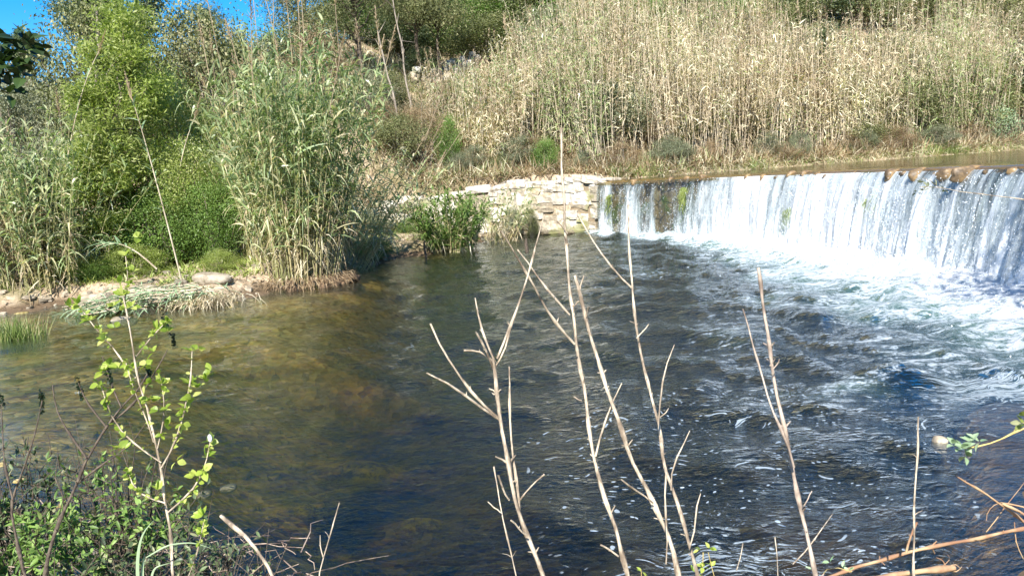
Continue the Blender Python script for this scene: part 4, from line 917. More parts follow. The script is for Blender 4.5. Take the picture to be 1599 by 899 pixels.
# smaller shrubs and a row of slope bushes that close the bare earth right of the tallest clump
for i, (k, px, py, Yd, rx, h, lab) in enumerate([('sage', 575, 200, 30.5, 1.1, 2.2, 'grey green shrub on bare slope just right of the tallest clump'), ('olive', 610, 185, 32.5, .9, 1.5, 'olive shrub below the foot of the pale dead trunks'), ('sage2', 660, 190, 31.5, .8, 1.6, 'upright grey shrub under the hillside stone wall'),
      ('brown', 640, 215, 30.6, .9, 1.5, 'brown brush just above the green bush over the wall'), ('olive', 705, 170, 33.5, .8, 1.5, 'olive shrub at the left end of the dry thicket'), ('brown', 600, 240, 29.6, .9, 1.4, 'brown brush above the far left end of the stone wall'), ('sage', 742, 250, 29.0, .6, 1.0, 'small grey shrub on the wall top left of its middle'),
      ('olive', 780, 265, 28.7, .4, .7, 'little olive tuft on the wall top'), ('sage', 575, 345, 25.6, .8, .9, 'grey green weeds on the earth bank below the wall'), ('green', 640, 350, 25.8, .5, .6, 'green weeds against the foot of the stone wall'), ('sage', 800, 330, 26.3, .32, 1.2, 'grey weeds climbing the stone wall near its middle'), ('olive', 828, 335, 26.1, .25, 1.1, 'yellowish weeds growing up the wall beside the grey weeds'),
      ('brown', 545, 370, 22.5, .6, .7, 'dry brown weeds on the earth bank behind the green herb patch'), ('dark', 660, 140, 37.0, 1.0, 1.6, 'dark bush between the two thin pine trunks')]):
    x = aty(px, py, Yd)[0]; plant(k, 'slope_shrub' if i < 9 else 'bank_weed', lab, 'shrub' if i < 9 else 'weeds', x, Yd, rx, h, None, z=max(z1(x, Yd)-.05, -.05))
# crumbled stones and drift on the left bank and below the wall
r = np.random.RandomState(95); n = 1500; x = r.uniform(-13, 3, n); y = r.uniform(14.5, 28, n); sdv = sdist(POOL, x, y); k = (sdv > -.25) & (sdv < 1.3+.8*r.rand(n)); x = x[k]; y = y[k]; z = zt(x, y); mb = MB()
for i in range(len(x)):
    sz = .03+.11*r.rand()**2.5; stone(mb, (x[i], y[i], z[i]), (sz, sz*r.uniform(.6, 1), sz*.6), (math.cos(i), math.sin(i)), sq=.4, r=r, rough=.5)
tag(mb.build('bank_rubble', M_RS, smooth=False), 'small stones and clods strewn along the left waterline', kind='stuff')
def f_drift(n, r):
    x = r.uniform(-13, 3, n); y = r.uniform(14.5, 28, n); s = sdist(POOL, x, y); k = (s > -.12) & (s < .9); return x[k], y[k]
scatter('drift_litter', 'brown drift litter and roots along the left waterline', 26000, f_drift, ML['brown'], .28, .018, 69, (-.2, 1.2))

def f_gap(n, r):
    x = r.uniform(-9, .5, n); y = 24.5+14*r.rand(n); k = (height(x, y) > 1.0) & (fbm(x*.7, y*.7, 4., 3) > .36); return x[k], y[k]
scatter('slope_straw', 'rank dry grass on the slope above the stone wall', 26000, f_gap, ML['dry'], .75, .034, 70, (.5, 1.5))
scatter('slope_weeds', 'grey green weeds on the slope above the stone wall', 14000, f_gap, ML['olive'], .60, .045, 71, (.5, 1.5))

# row of small mossy crest stones as part of the weir
r = np.random.RandomState(97)
for px in list(range(990, 1400, 21))+[1425, 1470, 1560, 1590]:
    s0 = crest_px(px+r.uniform(-8, 8)); c, nn = crest_at(np.array([s0])); c = c[0]; nn = nn[0]; a = np.array([-nn[1], nn[0]])
    mb = MB(); stone(mb, (c[0]+nn[0]*r.uniform(.02, .09), c[1]+nn[1]*r.uniform(.02, .09), ZC-.12+.035*r.normal()), (r.uniform(.05, .13), r.uniform(.08, .16), r.uniform(.06, .11)), a, sq=.3, r=r, rough=.4)
    at_parent(mb.build('crest_stone', M_WETR, weir, smooth=True), weir)

# ------------------------------------------------------------------ stones and fallen reeds at the left bank
r = np.random.RandomState(90)
for px, py, half, lab in [(150, 448, (.34, .3, .17), 'pale gravelly boulder on the left bank, nearest the vine-clad tree'), (225, 447, (.34, .26, .15), 'pale gravelly boulder behind the fallen reeds'), (335, 440, (.38, .28, .13), 'low pale boulder left of the tallest clump'), (190, 470, (.22, .2, .10), 'small stone at the waterline before the fallen reeds')]:
    p = onz(px, py+14, .15); mb = MB(); stone(mb, (0, 0, 0), half, sq=.25, r=r, rough=.28, rnd=.7); o = mb.build('bank_boulder', M_RS, smooth=True); o.location = (p[0], p[1], z1(p[0], p[1])+.03); tag(o, lab, 'boulder', 'boulders on the left bank')
for px, py, half, lab in [(318, 766, (.06, .05, .03), 'flat pale stone under clear water beside the leafy sapling'), (356, 756, (.07, .05, .03), 'pale stone under water right of the sapling'), (1468, 690, (.055, .05, .05), 'pale stone breaking the surface by the leafy sprig')]:
    zb = -.10 if px < 1000 else -.01; p = onz(px, py, zb); mb = MB(); stone(mb, (0, 0, 0), [h*.85 for h in half], sq=.3, r=r, rnd=1.0); o = mb.build('river_stone', M_RS, smooth=True)
    zg = z1(p[0], p[1]); o.location = (p[0], p[1], max(zg, zb-.03) if px < 1000 else zb); tag(o, lab, 'stone', 'single stones in the pool')
# many stones of the shallow bed
n = 1500; x = r.uniform(-12, -2.2, n); y = r.uniform(3.5, 16, n); s = sdist(POOL, x, y); k = (s < -.1) & (r.rand(n) < np.interp(x, [-12, -3, 1.5], [1, .8, .0])); x = x[k]; y = y[k]; z = zt(x, y)
mb = MB()
keepV = CV.copy()
for i in range(len(x)):
    sz = r.uniform(.02, .09)*(1.8 if r.rand() < .04 else 1); stone(mb, (x[i], y[i], z[i]-sz*.05), (sz, sz*r.uniform(.5, 1), sz*.4), (math.cos(i), math.sin(i)), sq=.35, r=r, rough=.35)
tag(mb.build('bed_stones', mat_rough('algae_covered_stone', (.20, .15, .05), (.46, .36, .16), 9, .6), smooth=True), 'stones littering the shallow golden river bed', kind='stuff')
# the raft of fallen reeds
t_ = onz(240, 470, .1); t = thing('fallen_reeds', 'raft of pale fallen reeds lying along the left waterline', 'fallen reeds', (t_[0], t_[1], .05))
a = onz(140, 488, .03); b = onz(340, 460, .2); n = 46; P = []
for i in range(n):
    o0 = a+np.array([r.normal()*.35, r.normal()*.22, abs(r.normal())*.06]); o1 = lerp(a, b, r.uniform(.35, 1.05))+np.array([0, r.normal()*.45, abs(r.normal())*.16]); u = np.linspace(0, 1, 6)[:, None]; p = o0*(1-u)+o1*u; p[:, 2] += .10*np.sin(u[:, 0]*3.1)*r.rand(); p[1:5] += .02*r.normal(size=(4, 3)); P.append(p)
P = np.array(P)-np.array(t.location); mb = MB(); tubes(mb, P, np.full((n, 6), 1)*r.uniform(.007, .014, n)[:, None], 4, r.rand(n)); mb.build('canes', MC, t)
m = 900; ci = r.randint(n, size=m); O = P[ci, r.randint(6, size=m)]+.05*r.normal(size=(m, 3)); mb = MB(); blades(mb, O, unit(rdir(m, r)*np.array([1, 1, .5])+np.array([-.5, -.3, .1])), .35*r.uniform(.5, 1.2, m), .028, .35, 3, r.rand(m), r=r); mb.build('leaves', ML['pale'], t)
o1 = onz(322, 470, .1); mb = MB(); tt0 = thing('straw_heap', 'heap of bent yellow straw at the right end of the fallen reeds', 'straw heap', (o1[0], o1[1], .0))
m = 900; O = np.stack([.30*r.normal(size=m), .22*r.normal(size=m), .10+.10*r.rand(m)], 1); blades(mb, O, unit(rdir(m, r)+np.array([0, -.3, .3])), .34*r.uniform(.5, 1.2, m), .016, 1.0, 3, r.rand(m)*.8, r=r); mb.build('straw', ML['dry'], tt0)
# sedge at far left shallow and dark stumps by the small clump
x, y = -8.3, 12.6; t = thing('sedge_tuft', 'small straw-tipped sedge tuft standing in the left shallows', 'sedge', (x, y, z1(x, y)))
m = 420; O = np.stack([.22*r.normal(size=m).clip(-2, 2), .16*r.normal(size=m).clip(-2, 2), np.full(m, .0)], 1); mb = MB(); blades(mb, O, unit(.35*rdir(m, r)+np.array([0, 0, 1.])), .75*r.uniform(.5, 1.2, m), .016, .25, 3, r.rand(m), r=r); mb.build('blades', ML['grass'], t)
for px, py0, py1, lab in [(822, 372, 392, 'dark mooring-like stub sticking out of the water before the wall'), (664, 375, 402, 'thin dark stump in the water at the small clump')]:
    p = onz(px, py1, 0); t = thing('broken_stump', lab, 'stump', (p[0], p[1], -.4)); hgt = .4+(py1-py0)/F*p[1]; mb = MB()
    P_ = np.array([[(0, 0, 0), (.02, 0, hgt*.5), (.0, .01, hgt*.8), (.02, 0, hgt)]]); tubes(mb, P_, np.array([[.06, .055, .05, .02]])*(1 if px > 700 else .6), 7, .5); mb.build('stub', MWD, t, smooth=True)

# ------------------------------------------------------------------ foreground twigs
def path3(pts, Y0, Y1=None):
    """picture polyline -> points at distances running Y0..Y1 along the twig"""
    pts = np.array(pts, float); d = np.r_[0, np.cumsum(np.hypot(*np.diff(pts, axis=0).T))]; Y1 = Y0 if Y1 is None else Y1
    return np.array([aty(p[0], p[1], lerp(Y0, Y1, q/max(d[-1], 1e-6))) for p, q in zip(pts, d)])
def knotty(P, r0, r1, r, step=.035, node=.16):
    """resample a path with slight crookedness and swollen nodes"""
    d = np.r_[0, np.cumsum(np.linalg.norm(np.diff(P, axis=0), axis=1))]; n = max(5, int(d[-1]/step)); s = np.linspace(0, d[-1], n)
    Q = np.stack([np.interp(s, d, P[:, i]) for i in range(3)], 1); Q[1:-1] += .0022*r.normal(size=(n-2, 3))
    # soften corners
    Q[1:-1] = .25*Q[:-2]+.5*Q[1:-1]+.25*Q[2:]
    R_ = np.linspace(r0, r1, n)*(1+.05*r.normal(size=n)); ph = s/node; R_ *= 1+.65*np.exp(-(((ph % 1)-.5)/.13)**2); return Q, R_
def twigs(name, label, catg, stems, seed, bark=MW, group=None, ground=True):
    """stems: list of (picture polyline from base to tip, Y0, Y1, r0, r1, role)"""
    r = np.random.RandomState(seed); P0 = path3(stems[0][0], stems[0][1], stems[0][2]); b = P0[0].copy(); foot_ = b.copy()
    if ground:
        d = unit((P0[0]-P0[1])[None])[0]; foot_[0] += d[0]*.25; foot_[1] = max(b[1]-.1, .7); foot_[2] = z1(foot_[0], foot_[1])-.05
    t = thing(name, label, catg, foot_, group)
    for i, (pl, Y0, Y1, r0, r1) in enumerate(stems):
        P = path3(pl, Y0, Y1)
        if i == 0 and ground: P = np.vstack([foot_, lerp(foot_, P[0], .5)+np.array([.01, 0, .0]), P])
        Q, R_ = knotty(P, r0*.68, r1*.80, r); mb = MB(); Q = Q-foot_; tubes(mb, Q[None], R_[None], 7, .5)
        # tiny buds and leaf scars
        idx = np.arange(2, len(Q)-1, 5)
        for k in idx:
            dd = rdir(1, r)[0]; tubes(mb, np.array([Q[k], Q[k]+dd*R_[k]*1.5, Q[k]+dd*R_[k]*2.3+np.array([0, 0, R_[k]])])[None], np.array([[R_[k]*.55, R_[k]*.45, R_[k]*.1]]), 5, .8)
        if len(Q) > 14:
            sn = np.arange(len(Q))*.035/.16; nd = [k for k in range(2, len(Q)-2) if (sn[k] % 1)*1 < .22]
            for k in nd:
                dd = unit(np.cross(Q[k+1]-Q[k-1], rdir(1, r)[0])[None])[0]
                for sg in (-1, 1):
                    if r.rand() < .75:
                        L_ = r.uniform(.006, .024)*(2 if r.rand() < .12 else 1); e = Q[k]+sg*dd*L_+unit((Q[k+1]-Q[k])[None])[0]*L_*.7; tubes(mb, np.array([Q[k], (Q[k]+e)/2+.001, e])[None], np.array([[R_[k]*.6, R_[k]*.38, R_[k]*.25]]), 5, .3)
        mb.build('stem' if i == 0 else 'twig', bark, t, smooth=True)
    return t
GT = 'bare twigs standing in the foreground'
twigs('bare_shoot', 'bare shoot with a knobbly fork and a fan of twigs, leftmost of the tall ones', 'bare shoot', [
    ([(850, 899), (822, 830), (800, 760), (788, 700), (781, 650), (775, 600), (770, 560)], 1.45, 1.6, .0085, .0042),
    ([(781, 655), (735, 615), (700, 560), (672, 505)], 1.57, 1.6, .0042, .0022),
    ([(780, 655), (725, 618), (692, 594), (666, 582)], 1.57, 1.5, .0042, .0022),
    ([(773, 565), (755, 530), (742, 465)], 1.6, 1.68, .0035, .0018),
    ([(772, 565), (750, 545), (725, 547)], 1.6, 1.62, .0034, .002),
    ([(770, 575), (758, 545), (743, 518)], 1.6, 1.55, .0036, .002),
    ([(776, 560), (795, 515), (822, 440), (850, 335)], 1.6, 1.75, .0040, .0016),
    ([(772, 575), (786, 556), (798, 510)], 1.6, 1.62, .003, .0016),
    ([(812, 810), (808, 760), (798, 700), (795, 640), (795, 572)], 1.5, 1.62, .0040, .0022),
    ([(795, 780), (785, 760), (778, 742)], 1.48, 1.45, .0032, .002),
    ([(812, 780), (830, 760), (850, 740)], 1.5, 1.5, .0028, .0015),
    ([(822, 835), (810, 825), (798, 812)], 1.45, 1.42, .0028, .002)], 401, group=GT)
twigs('bare_shoot', 'tall bare shoot with two branches crossing to its upper left', 'bare shoot', [
    ([(982, 905), (968, 850), (945, 780), (928, 710), (915, 640), (903, 560), (893, 470), (884, 380), (880, 290), (876, 200)], 1.7, 2.1, .0090, .0030),
    ([(897, 537), (862, 495), (828, 440), (800, 390), (782, 360)], 1.85, 1.75, .0048, .0022),
    ([(890, 492), (850, 450), (825, 412), (808, 390)], 1.9, 2.0, .0040, .0020),
    ([(930, 712), (940, 670), (955, 620), (971, 598)], 1.78, 1.8, .0036, .0020),
    ([(966, 868), (950, 858), (938, 850)], 1.7, 1.7, .0035, .0025),
    ([(908, 625), (902, 622), (896, 619)], 1.8, 1.8, .003, .002),
    ([(886, 365), (878, 350), (870, 345)], 2.0, 2.0, .0028, .0018)], 402, group=GT)
twigs('bare_shoot', 'bare shoot slanting up leftward, passing right of the tall branched one', 'bare shoot', [
    ([(1062, 905), (1045, 840), (1012, 770), (985, 715), (962, 650), (940, 580), (920, 520), (908, 465), (898, 430)], 1.6, 1.9, .0088, .0048),
    ([(906, 452), (910, 440), (912, 430)], 1.9, 1.9, .003, .002),
    ([(1020, 785), (995, 765), (970, 748)], 1.65, 1.62, .0030, .0016),
    ([(905, 470), (900, 475), (893, 478)], 1.9, 1.9, .003, .002)], 403, group=GT)
twigs('bare_shoot', 'slender bare shoot with a side branch reaching toward the waterfall', 'bare shoot', [
    ([(1092, 905), (1075, 840), (1060, 790), (1040, 730), (1027, 660), (1010, 590), (995, 520), (988, 440), (984, 380), (981, 320)], 1.5, 2.0, .0075, .0028),
    ([(987, 450), (960, 425), (930, 385), (905, 340)], 1.9, 2.05, .0034, .0018),
    ([(1028, 660), (1032, 600), (1042, 565), (1053, 538)], 1.65, 1.7, .0028, .0014),
    ([(994, 528), (1004, 520), (1013, 506)], 1.8, 1.8, .0026, .0015),
    ([(1048, 765), (1050, 720), (1060, 700), (1077, 672)], 1.55, 1.6, .0026, .0012),
    ([(1040, 740), (1038, 800), (1044, 850), (1040, 880)], 1.55, 1.5, .0030, .0020),
    ([(1078, 850), (1088, 810), (1085, 775), (1094, 770)], 1.5, 1.5, .0026, .0012),
    ([(1026, 655), (1036, 645), (1044, 637)], 1.66, 1.66, .0022, .0012)], 404, group=GT)
twigs('bare_shoot', 'dark-based bare shoot standing alone before the swirling foam', 'bare shoot', [
    ([(1276, 905), (1262, 850), (1248, 780), (1236, 720), (1222, 660), (1210, 600), (1202, 550), (1194, 490), (1188, 440), (1184, 418)], 1.55, 1.75, .0080, .0040),
    ([(1240, 730), (1225, 680), (1200, 620), (1180, 560), (1168, 510), (1160, 482)], 1.6, 1.75, .0040, .0018),
    ([(1208, 575), (1214, 568), (1217, 560)], 1.65, 1.65, .0025, .0015),
    ([(1255, 790), (1262, 775), (1268, 766)], 1.58, 1.58, .0025, .0012)], 405, bark=mat_rough('weathered_twig', (.16, .12, .09), (.46, .38, .30), 18, .5, .75), group=GT)
twigs('dry_stalk', 'straight pale dry stalk rising alone at lower right', 'dry stalk', [([(1428, 905), (1426, 830), (1427, 760), (1432, 700), (1434, 650)], 1.9, 2.0, .0045, .0026)], 406, group=GT)
twigs('bare_shoot', 'short thin shoot curving up left of the forked bare shoot', 'bare shoot', [([(808, 899), (790, 840), (782, 790), (771, 728)], 1.45, 1.5, .0038, .0014), ([(782, 800), (772, 792), (762, 783)], 1.47, 1.47, .0022, .0012)], 407, group=GT)
twigs('bare_shoot', 'small thin twig at bottom centre tipped up to the right', 'bare shoot', [([(495, 905), (508, 860), (518, 825), (530, 784)], 1.5, 1.6, .0040, .0014), ([(505, 870), (498, 850), (500, 835)], 1.5, 1.5, .002, .001)], 408, group=GT)
twigs('dry_stalk', 'thick blurred dry stalk slanting at the bottom left of centre', 'dry stalk', [([(432, 905), (405, 865), (375, 830), (345, 805)], 1.25, 1.35, .0050, .0038)], 409, group=GT)
twigs('bare_shoot', 'small upright twigs before the foam at bottom right of centre', 'bare shoot', [([(1215, 905), (1213, 870), (1210, 838)], 1.8, 1.85, .0026, .0012), ([(1238, 880), (1262, 858), (1278, 830), (1300, 802)], 1.8, 1.9, .0026, .0012), ([(1150, 890), (1156, 870), (1160, 848)], 1.8, 1.85, .0022, .0012)], 410, group=GT)
MRED = mat_rough('red_brown_stalk', (.26, .14, .08), (.48, .34, .19), 10, .4, .6)
twigs('fallen_stalk', 'long reddish fallen reed stalk slanting across the lower right corner', 'dry stalk', [([(1290, 902), (1360, 878), (1420, 862), (1500, 845), (1560, 833), (1610, 822)], 2.1, 2.3, .0070, .0058), ([(1415, 862), (1418, 845), (1432, 815)], 2.1, 2.1, .005, .003)], 411, bark=MRED, group='fallen stalks at lower right', ground=False)
twigs('fallen_stalk', 'short broken stalk with frayed root end below the long fallen stalk', 'dry stalk', [([(1350, 905), (1400, 896), (1450, 890), (1490, 886)], 1.9, 1.95, .0085, .009), ([(1480, 886), (1492, 878), (1500, 888)], 1.95, 1.95, .003, .001), ([(1478, 886), (1470, 872), (1462, 870)], 1.95, 1.95, .003, .001), ([(1480, 888), (1496, 894), (1502, 884)], 1.95, 1.95, .003, .001), ([(1470, 884), (1488, 870), (1480, 866)], 1.95, 1.95, .002, .001)], 412, bark=MRED, group='fallen stalks at lower right', ground=False)
twigs('bare_branch', 'split bare branch entering from the right edge', 'branch', [([(1615, 828), (1590, 805), (1560, 785), (1530, 765), (1492, 742)], 2.3, 2.3, .0060, .0026), ([(1615, 795), (1590, 788), (1562, 784)], 2.3, 2.3, .004, .002), ([(1560, 785), (1545, 792), (1540, 812)], 2.3, 2.3, .002, .001), ([(1615, 815), (1595, 800), (1565, 786)], 2.25, 2.3, .006, .004), ([(1584, 815), (1584, 850), (1598, 872)], 2.3, 2.3, .0022, .0014), ([(1540, 830), (1570, 790), (1605, 745)], 2.35, 2.35, .0022, .0012)], 413, bark=MRED, ground=False)

def leaf_cluster(mb, c, n, L, W, r, up=.6, spread=1.0, bias=None):
    A = rdir(n, r)*spread+np.array([0, 0, up]); 
    if bias is not None: A = A+np.asarray(bias)
    A = unit(A); Nn = unit(np.array([0, -.25, 1.])+.7*rdir(n, r)); leaf6(mb, np.asarray(c)+A*L*.12, A, Nn, L*r.uniform(.7, 1.2, n), W*r.uniform(.8, 1.15, n), r.rand(n))
def leafy(name, label, catg, stems, clusters, seed, mleaf, bark, L=.035, W=.02, ground=True, n=4, Yc=None, extra=None, group=None):
    t = twigs(name, label, catg, stems, seed, bark=bark, ground=ground, group=group); r = np.random.RandomState(seed+1); mb = MB(); b = np.array(t.location)
    for cl in clusters:
        px, py, Y = cl[:3]; k = cl[3] if len(cl) > 3 else n; leaf_cluster(mb, aty(px, py, Y)-b, k, L, W, r)
    if name == 'leafy_sapling':
        for pl, Y0, Y1, _a, _b in stems[1:]:
            Q = path3(pl, Y0, Y1)-b
            for q in range(16):
                u = r.uniform(.15, 1)*(len(Q)-1); k = min(int(u), len(Q)-2); leaf_cluster(mb, Q[k]+(Q[k+1]-Q[k])*(u-k), 2, L*.6, W*.6, r)
    mb.build('leaves', ML[mleaf], t); return t
# leafy sapling at the left
st = [([(272, 905), (266, 840), (258, 780), (250, 725), (240, 680), (226, 630), (214, 590), (208, 545), (200, 500), (192, 462)], 1.9, 2.15, .0075, .0022),
      ([(252, 722), (215, 700), (185, 672), (168, 640), (158, 600)], 1.95, 2.0, .0035, .0014), ([(258, 785), (225, 778), (205, 755), (200, 735)], 1.9, 1.9, .0030, .0014),
      ([(252, 730), (272, 695), (285, 650), (296, 600), (300, 548)], 1.95, 2.1, .0038, .0014), ([(262, 800), (300, 770), (320, 730), (328, 690)], 1.9, 1.95, .0036, .0014),
      ([(212, 590), (190, 562), (165, 530), (140, 500), (122, 475)], 2.1, 2.2, .0030, .0012), ([(210, 560), (232, 528), (250, 512), (262, 500)], 2.1, 2.15, .0026, .0012),
      ([(240, 690), (225, 640), (205, 600), (195, 560)], 2.0, 2.0, .0030, .0012), ([(246, 700), (258, 660), (258, 615), (248, 580)], 2.0, 2.05, .0026, .0012), ([(292, 905), (312, 850), (318, 815)], 1.85, 1.85, .0026, .0014),
      ([(200, 500), (190, 470), (205, 440), (196, 400)], 2.15, 2.2, .0022, .0010)]
cl = [(192, 462, 2.15, 7), (205, 480, 2.15, 5), (178, 478, 2.15, 4), (122, 475, 2.2, 5), (110, 480, 2.2, 3), (140, 500, 2.2, 4), (165, 530, 2.15, 4), (262, 518, 2.15, 5), (245, 515, 2.15, 4), (250, 512, 2.15, 3), (180, 512, 2.15, 3), (228, 570, 2.1, 5), (205, 575, 2.1, 6), (185, 575, 2.1, 6), (160, 580, 2.05, 6), (170, 570, 2.05, 4), (155, 600, 2.0, 5), (165, 620, 2.0, 4),
      (300, 548, 2.1, 5), (312, 545, 2.1, 3), (296, 600, 2.1, 6), (300, 620, 2.05, 6), (292, 640, 2.05, 5), (322, 592, 2.1, 6), (330, 580, 2.1, 4), (310, 605, 2.1, 5), (285, 660, 2.0, 4), (235, 625, 2.05, 5), (248, 640, 2.0, 4), (255, 600, 2.05, 4), (328, 690, 1.95, 6), (318, 735, 1.92, 5), (303, 745, 1.92, 4), (322, 712, 1.95, 4), (185, 700, 2.0, 5), (178, 710, 2.0, 3), (275, 720, 1.95, 3), (246, 765, 1.95, 4), (318, 805, 1.85, 6), (196, 400, 2.2, 5), (205, 425, 2.2, 4), (190, 440, 2.2, 4), (215, 372, 2.2, 3), (262, 665, 2.0, 3), (228, 600, 2.1, 4), (240, 550, 2.1, 3)]
leafy('leafy_sapling', 'slender sapling with fresh yellow green leaves at lower left', 'sapling', st, cl, 501, 'sapling', MW, L=.026, W=.019)
# hanging dark leaves at the upper left corner
st = [([(-40, 40), (5, 50), (30, 72), (52, 92)], 2.6, 2.6, .004, .0015), ([(-40, 120), (0, 118), (25, 110), (45, 100)], 2.6, 2.6, .004, .0015)]
cl = [(x_, y_, 2.6, 5) for x_, y_ in [(2, 85), (12, 98), (25, 108), (40, 80), (50, 88), (8, 120), (18, 135), (0, 140), (42, 66), (28, 95), (2, 105), (14, 148), (54, 76), (22, 60), (-10, 95), (-12, 130), (35, 120), (5, 70)]]
leafy('overhanging_sprig', 'dark shaded broad leaves hanging in at the upper left edge', 'branch', st, cl, 502, 'black', MWD, L=.055, W=.034, ground=False)
st = [([(1620, 662), (1585, 674), (1560, 688), (1535, 694), (1505, 700)], 2.3, 2.25, .0042, .0022)]
cl = [(1500, 700, 2.25, 9), (1488, 694, 2.25, 7), (1508, 712, 2.25, 6), (1515, 690, 2.25, 6), (1530, 690, 2.25, 4)]
leafy('leafy_sprig', 'grey green leafy sprig on a yellow stem over the water at right', 'sprig', st, cl, 503, 'pale', MWY, L=.034, W=.018, ground=False)
cl = [(1596, 662, 2.3, 5), (1600, 650, 2.3, 4)]
leafy('leafy_sprig', 'fresh green leaves peeping in above the yellow stem at the right edge', 'sprig', [([(1625, 665), (1610, 660), (1598, 660)], 2.3, 2.3, .003, .002)], cl, 504, 'bright', MWY, L=.03, W=.02, ground=False)
st = [([(1625, 316), (1580, 308), (1540, 303), (1500, 300), (1465, 292), (1435, 292)], 2.9, 2.9, .0026, .0010), ([(1465, 292), (1455, 282), (1442, 278)], 2.9, 2.9, .0016, .0008)]
cl = [(1438, 286, 2.9, 5), (1450, 292, 2.9, 5), (1462, 290, 2.9, 4), (1442, 298, 2.9, 4), (1475, 297, 2.9, 3), (1430, 300, 2.9, 3)]
leafy('leafy_twig', 'thin leafy twig reaching in front of the waterfall from the right', 'twig', st, cl, 505, 'sage', MW, L=.022, W=.009, ground=False)
st = [([(1118, 905), (1110, 880), (1106, 862)], 1.8, 1.8, .002, .001), ([(1095, 905), (1096, 880), (1098, 862)], 1.8, 1.8, .002, .001)]
leafy('seedling', 'tiny bright seedling leaves at the bottom beside the slender bare shoot', 'seedling', st, [(1092, 858, 1.8, 3), (1108, 856, 1.8, 3), (1098, 885, 1.8, 5), (1112, 884, 1.8, 3), (1085, 893, 1.8, 3)], 506, 'sapling', MWY, L=.018, W=.011)
leafy('seedling', 'tiny seedling at bottom centre between two bare shoots', 'seedling', [([(1004, 910), (1002, 896), (1001, 888)], 1.8, 1.8, .0015, .001)], [(1002, 892, 1.8, 4)], 507, 'sapling', MWY, L=.018, W=.010)
leafy('seedling', 'small leaf spray low beside the dark-based bare shoot', 'seedling', [([(1274, 905), (1290, 880), (1310, 885), (1330, 892)], 1.8, 1.8, .0018, .001)], [(1296, 878, 1.8, 3), (1315, 886, 1.8, 3), (1268, 888, 1.8, 4), (1325, 890, 1.8, 2)], 508, 'pale', MWY, L=.022, W=.007)

# dark branched shrub and the leafy bushes of the near left bank
DK = 'dark bare stems of the near left bank'
st = [([(70, 880), (88, 825), (110, 780), (135, 715), (165, 665), (190, 637), (215, 610), (232, 580)], 2.2, 2.4, .0125, .0022), ([(135, 715), (105, 672), (88, 640), (82, 600)], 2.3, 2.35, .0050, .0016),
      ([(165, 665), (148, 645), (132, 630), (122, 597)], 2.3, 2.3, .0048, .0016), ([(190, 637), (178, 612), (167, 585), (160, 556)], 2.35, 2.4, .0044, .0014), ([(172, 660), (200, 640), (225, 612), (262, 545)], 2.35, 2.4, .0044, .0014),
      ([(120, 755), (160, 725), (200, 700), (228, 660)], 2.3, 2.3, .0040, .0014), ([(40, 900), (15, 800), (35, 735), (52, 690), (66, 625)], 2.2, 2.3, .0065, .0016), ([(20, 780), (5, 720), (3, 660), (2, 630)], 2.2, 2.3, .0045, .0014)]
t = twigs('dark_stemmed_bush', 'dark branching bare stem leaning right above the near left bush', 'bare shrub', st, 510, bark=MWD, group=DK)
b = np.array(t.location); r = np.random.RandomState(5); mb = MB()
for px, py in [(122, 600), (126, 614), (65, 618), (66, 634), (2, 625), (270, 530), (258, 500), (172, 590), (167, 575), (232, 575)]:
    mb = MB(); c = aty(px, py, 2.35)-b; n = 30; u = r.rand(n); C_ = c+np.stack([.004*r.normal(size=n), .004*r.normal(size=n), .045*(u-.5)], 1); leaves(mb, C_, .011, r.rand(n)*.3, 0, .9, r); mb.build('seed_head', ML['black'], t)
def near_bush(label, cx, cy, Y, rx, rz, n, m, seed, L=.035, W=.012, name='small_leaved_bush'):
    r = np.random.RandomState(seed); c = aty(cx, cy, Y); zg = z1(c[0], c[1]); t = thing(name, label, 'bush', (c[0], c[1], zg-.03)); H_ = max(c[2]+rz-zg, .3)
    ns = 34; e = np.stack([rx*r.uniform(-1, 1, ns), rx*.8*r.uniform(-1, 1, ns), H_*r.uniform(.55, 1.0, ns)], 1); e[:, 2] *= 1-.35*(np.abs(e[:, 0])/rx)**2
    b = np.stack([.35*e[:, 0], .35*e[:, 1], 0*e[:, 0]], 1); tt = np.linspace(0, 1, 7); P = b[:, None]*(1-tt)[None, :, None]+e[:, None]*tt[None, :, None]; P[..., 2] += (.06*np.sin(tt*3.1))[None]; P[:, 1:6] += .012*r.normal(size=(ns, 5, 3))
    mb = MB(); tubes(mb, P, np.linspace(.0045, .0012, 7)[None].repeat(ns, 0), 5, r.rand(ns)); 
    # side shoots
    q = ns*5; si = r.randint(ns, size=q); k = r.randint(2, 6, size=q); o = P[si, k]; d = unit(rdir(q, r)+np.array([0, 0, .9])); SL = r.uniform(.06, .22, q); SP = o[:, None]+d[:, None]*(SL[:, None]*np.linspace(0, 1, 4)[None])[..., None]
    tubes(mb, SP, np.linspace(.002, .0008, 4)[None].repeat(q, 0), 4, r.rand(q)); mb.build('stems', MWD, t)
    n = int(n*.95); lm = MB(); a = r.randint(q, size=n); u = r.rand(n); O = o[a]+d[a]*(SL[a]*u)[:, None]; A = unit(d[a]*.6+rdir(n, r)); leaf6(lm, O, A, unit(np.array([0, -.2, 1.])+.6*rdir(n, r)), 1.1*L*r.uniform(.6, 1.2, n), 1.15*W*r.uniform(.7, 1.2, n), r.rand(n)); lm.build('leaves', ML[m], t); return t
near_bush('dark small-leaved bush filling the lower left corner', 70, 760, 2.9, .50, .12, 2600, 'green', 601)
near_bush('small-leaved bush at the left edge, lower than its neighbour', -10, 700, 3.2, .30, .1, 900, 'dark', 602)
near_bush('sparse dark bush at the sapling foot', 210, 820, 2.7, .35, .05, 1000, 'dark', 603)
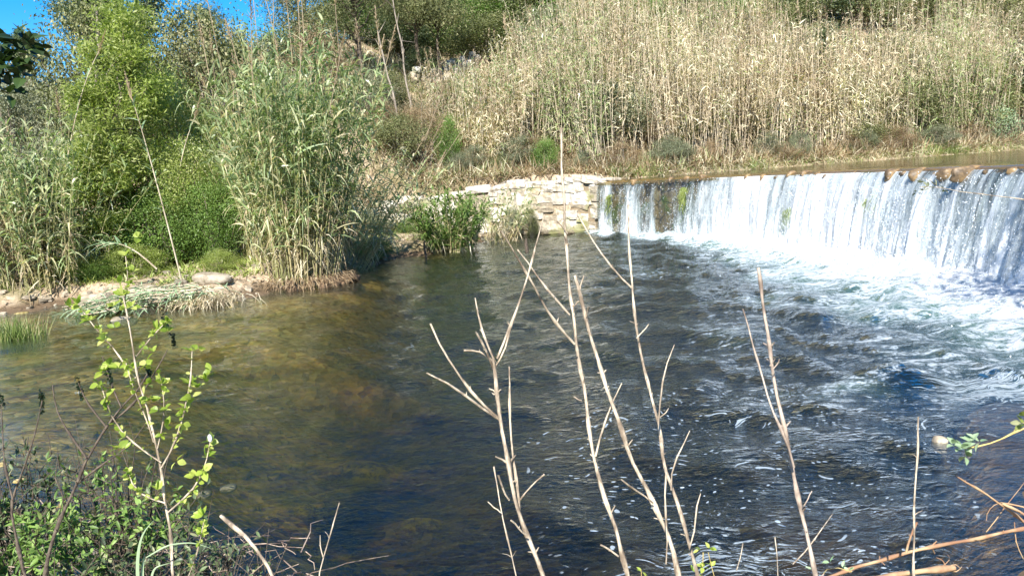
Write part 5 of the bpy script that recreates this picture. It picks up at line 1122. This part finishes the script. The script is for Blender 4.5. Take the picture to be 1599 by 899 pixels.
near_bush('low thin bush at the bottom, right of the sapling', 310, 860, 2.7, .26, .05, 420, 'dark', 604, .03, .010)
near_bush('thin airy bush behind the sapling stem', 170, 690, 3.2, .28, .12, 500, 'green', 605, .03, .010)
# strap leaves and tangled dry stalks on the near left bank
p = aty(222, 905, 1.9); t = thing('strap_leaved_reed', 'young reed with two pale strap leaves beside the sapling base', 'reed', (p[0], p[1], z1(p[0], p[1])))
def ribbon(mb, P, Wd, rnd, nrm=(0, -1, .2)):
    P = np.array(P); d = np.r_[0, np.cumsum(np.linalg.norm(np.diff(P, axis=0), axis=1))]; s = np.linspace(0, d[-1], 16); Q = np.stack([np.interp(s, d, P[:, i]) for i in range(3)], 1)
    for _ in range(2): Q[1:-1] = .25*Q[:-2]+.5*Q[1:-1]+.25*Q[2:]
    T = unit(np.gradient(Q, axis=0)); S = unit(np.cross(T, np.array(nrm))); N2 = np.cross(S, T); wv = Wd*np.interp(np.linspace(0, 1, 16), [0, .2, .6, 1], [.6, 1, .8, .05])[:, None]*.5
    V = np.stack([Q-S*wv, Q+N2*wv*.25, Q+S*wv], 1).reshape(-1, 3); i, j = np.meshgrid(np.arange(15), np.arange(2), indexing='ij'); b = i*3+j; mb.add(V, np.stack([b, b+1, b+4, b+3], -1).reshape(-1, 4), rnd)
mb = MB(); b = np.array(t.location)
for pl, wd in [([(218, 950), (214, 880), (218, 845), (226, 826), (240, 812)], .010), ([(222, 950), (222, 890), (226, 862)], .011), ([(226, 950), (240, 885), (268, 878)], .007), ([(228, 870), (262, 850), (300, 846), (338, 858)], .004)]:
    ribbon(mb, path3(pl, 1.85, 1.9)-b, wd, .8)
mb.build('strap_leaves', ML['pale'], t)
r = np.random.RandomState(33); n = 150; x = r.uniform(-2.6, -1.15, n); y = 2.4+1.7*r.rand(n); z = zt(x, y); P = []
for i in range(n):
    d = rdir(1, r)[0]*np.array([1, .8, .35]); L_ = r.uniform(.15, .7); u = np.linspace(0, 1, 6)[:, None]; p = np.array([x[i], y[i], max(z[i], .05)+.02+.16*r.rand()])+d*u*L_; p[:, 2] += .08*np.sin(u[:, 0]*3)*r.rand(); p[1:5] += .012*r.normal(size=(4, 3)); P.append(p)
mb = MB(); tubes(mb, np.array(P), np.linspace(.0035, .0015, 6)[None].repeat(n, 0), 4, r.rand(n)); tag(mb.build('dry_stalk_tangle', mat_rough('tangled_stalks', (.14, .09, .07), (.45, .35, .27), 9, .3)), 'tangle of dry brown stalks at the bottom left', kind='stuff')
t = thing('flower_bud', 'single white bud on the tip of a sapling branch', 'bud', aty(328, 684, 1.93)); mb = MB(); stone(mb, (0, 0, 0), (.005, .005, .010), sq=.0, rnd=.5); g = N_('white_bud'); g.end(g.pr((.85, .86, .84), .5)); mb.build('bud', g.m, t, smooth=True)
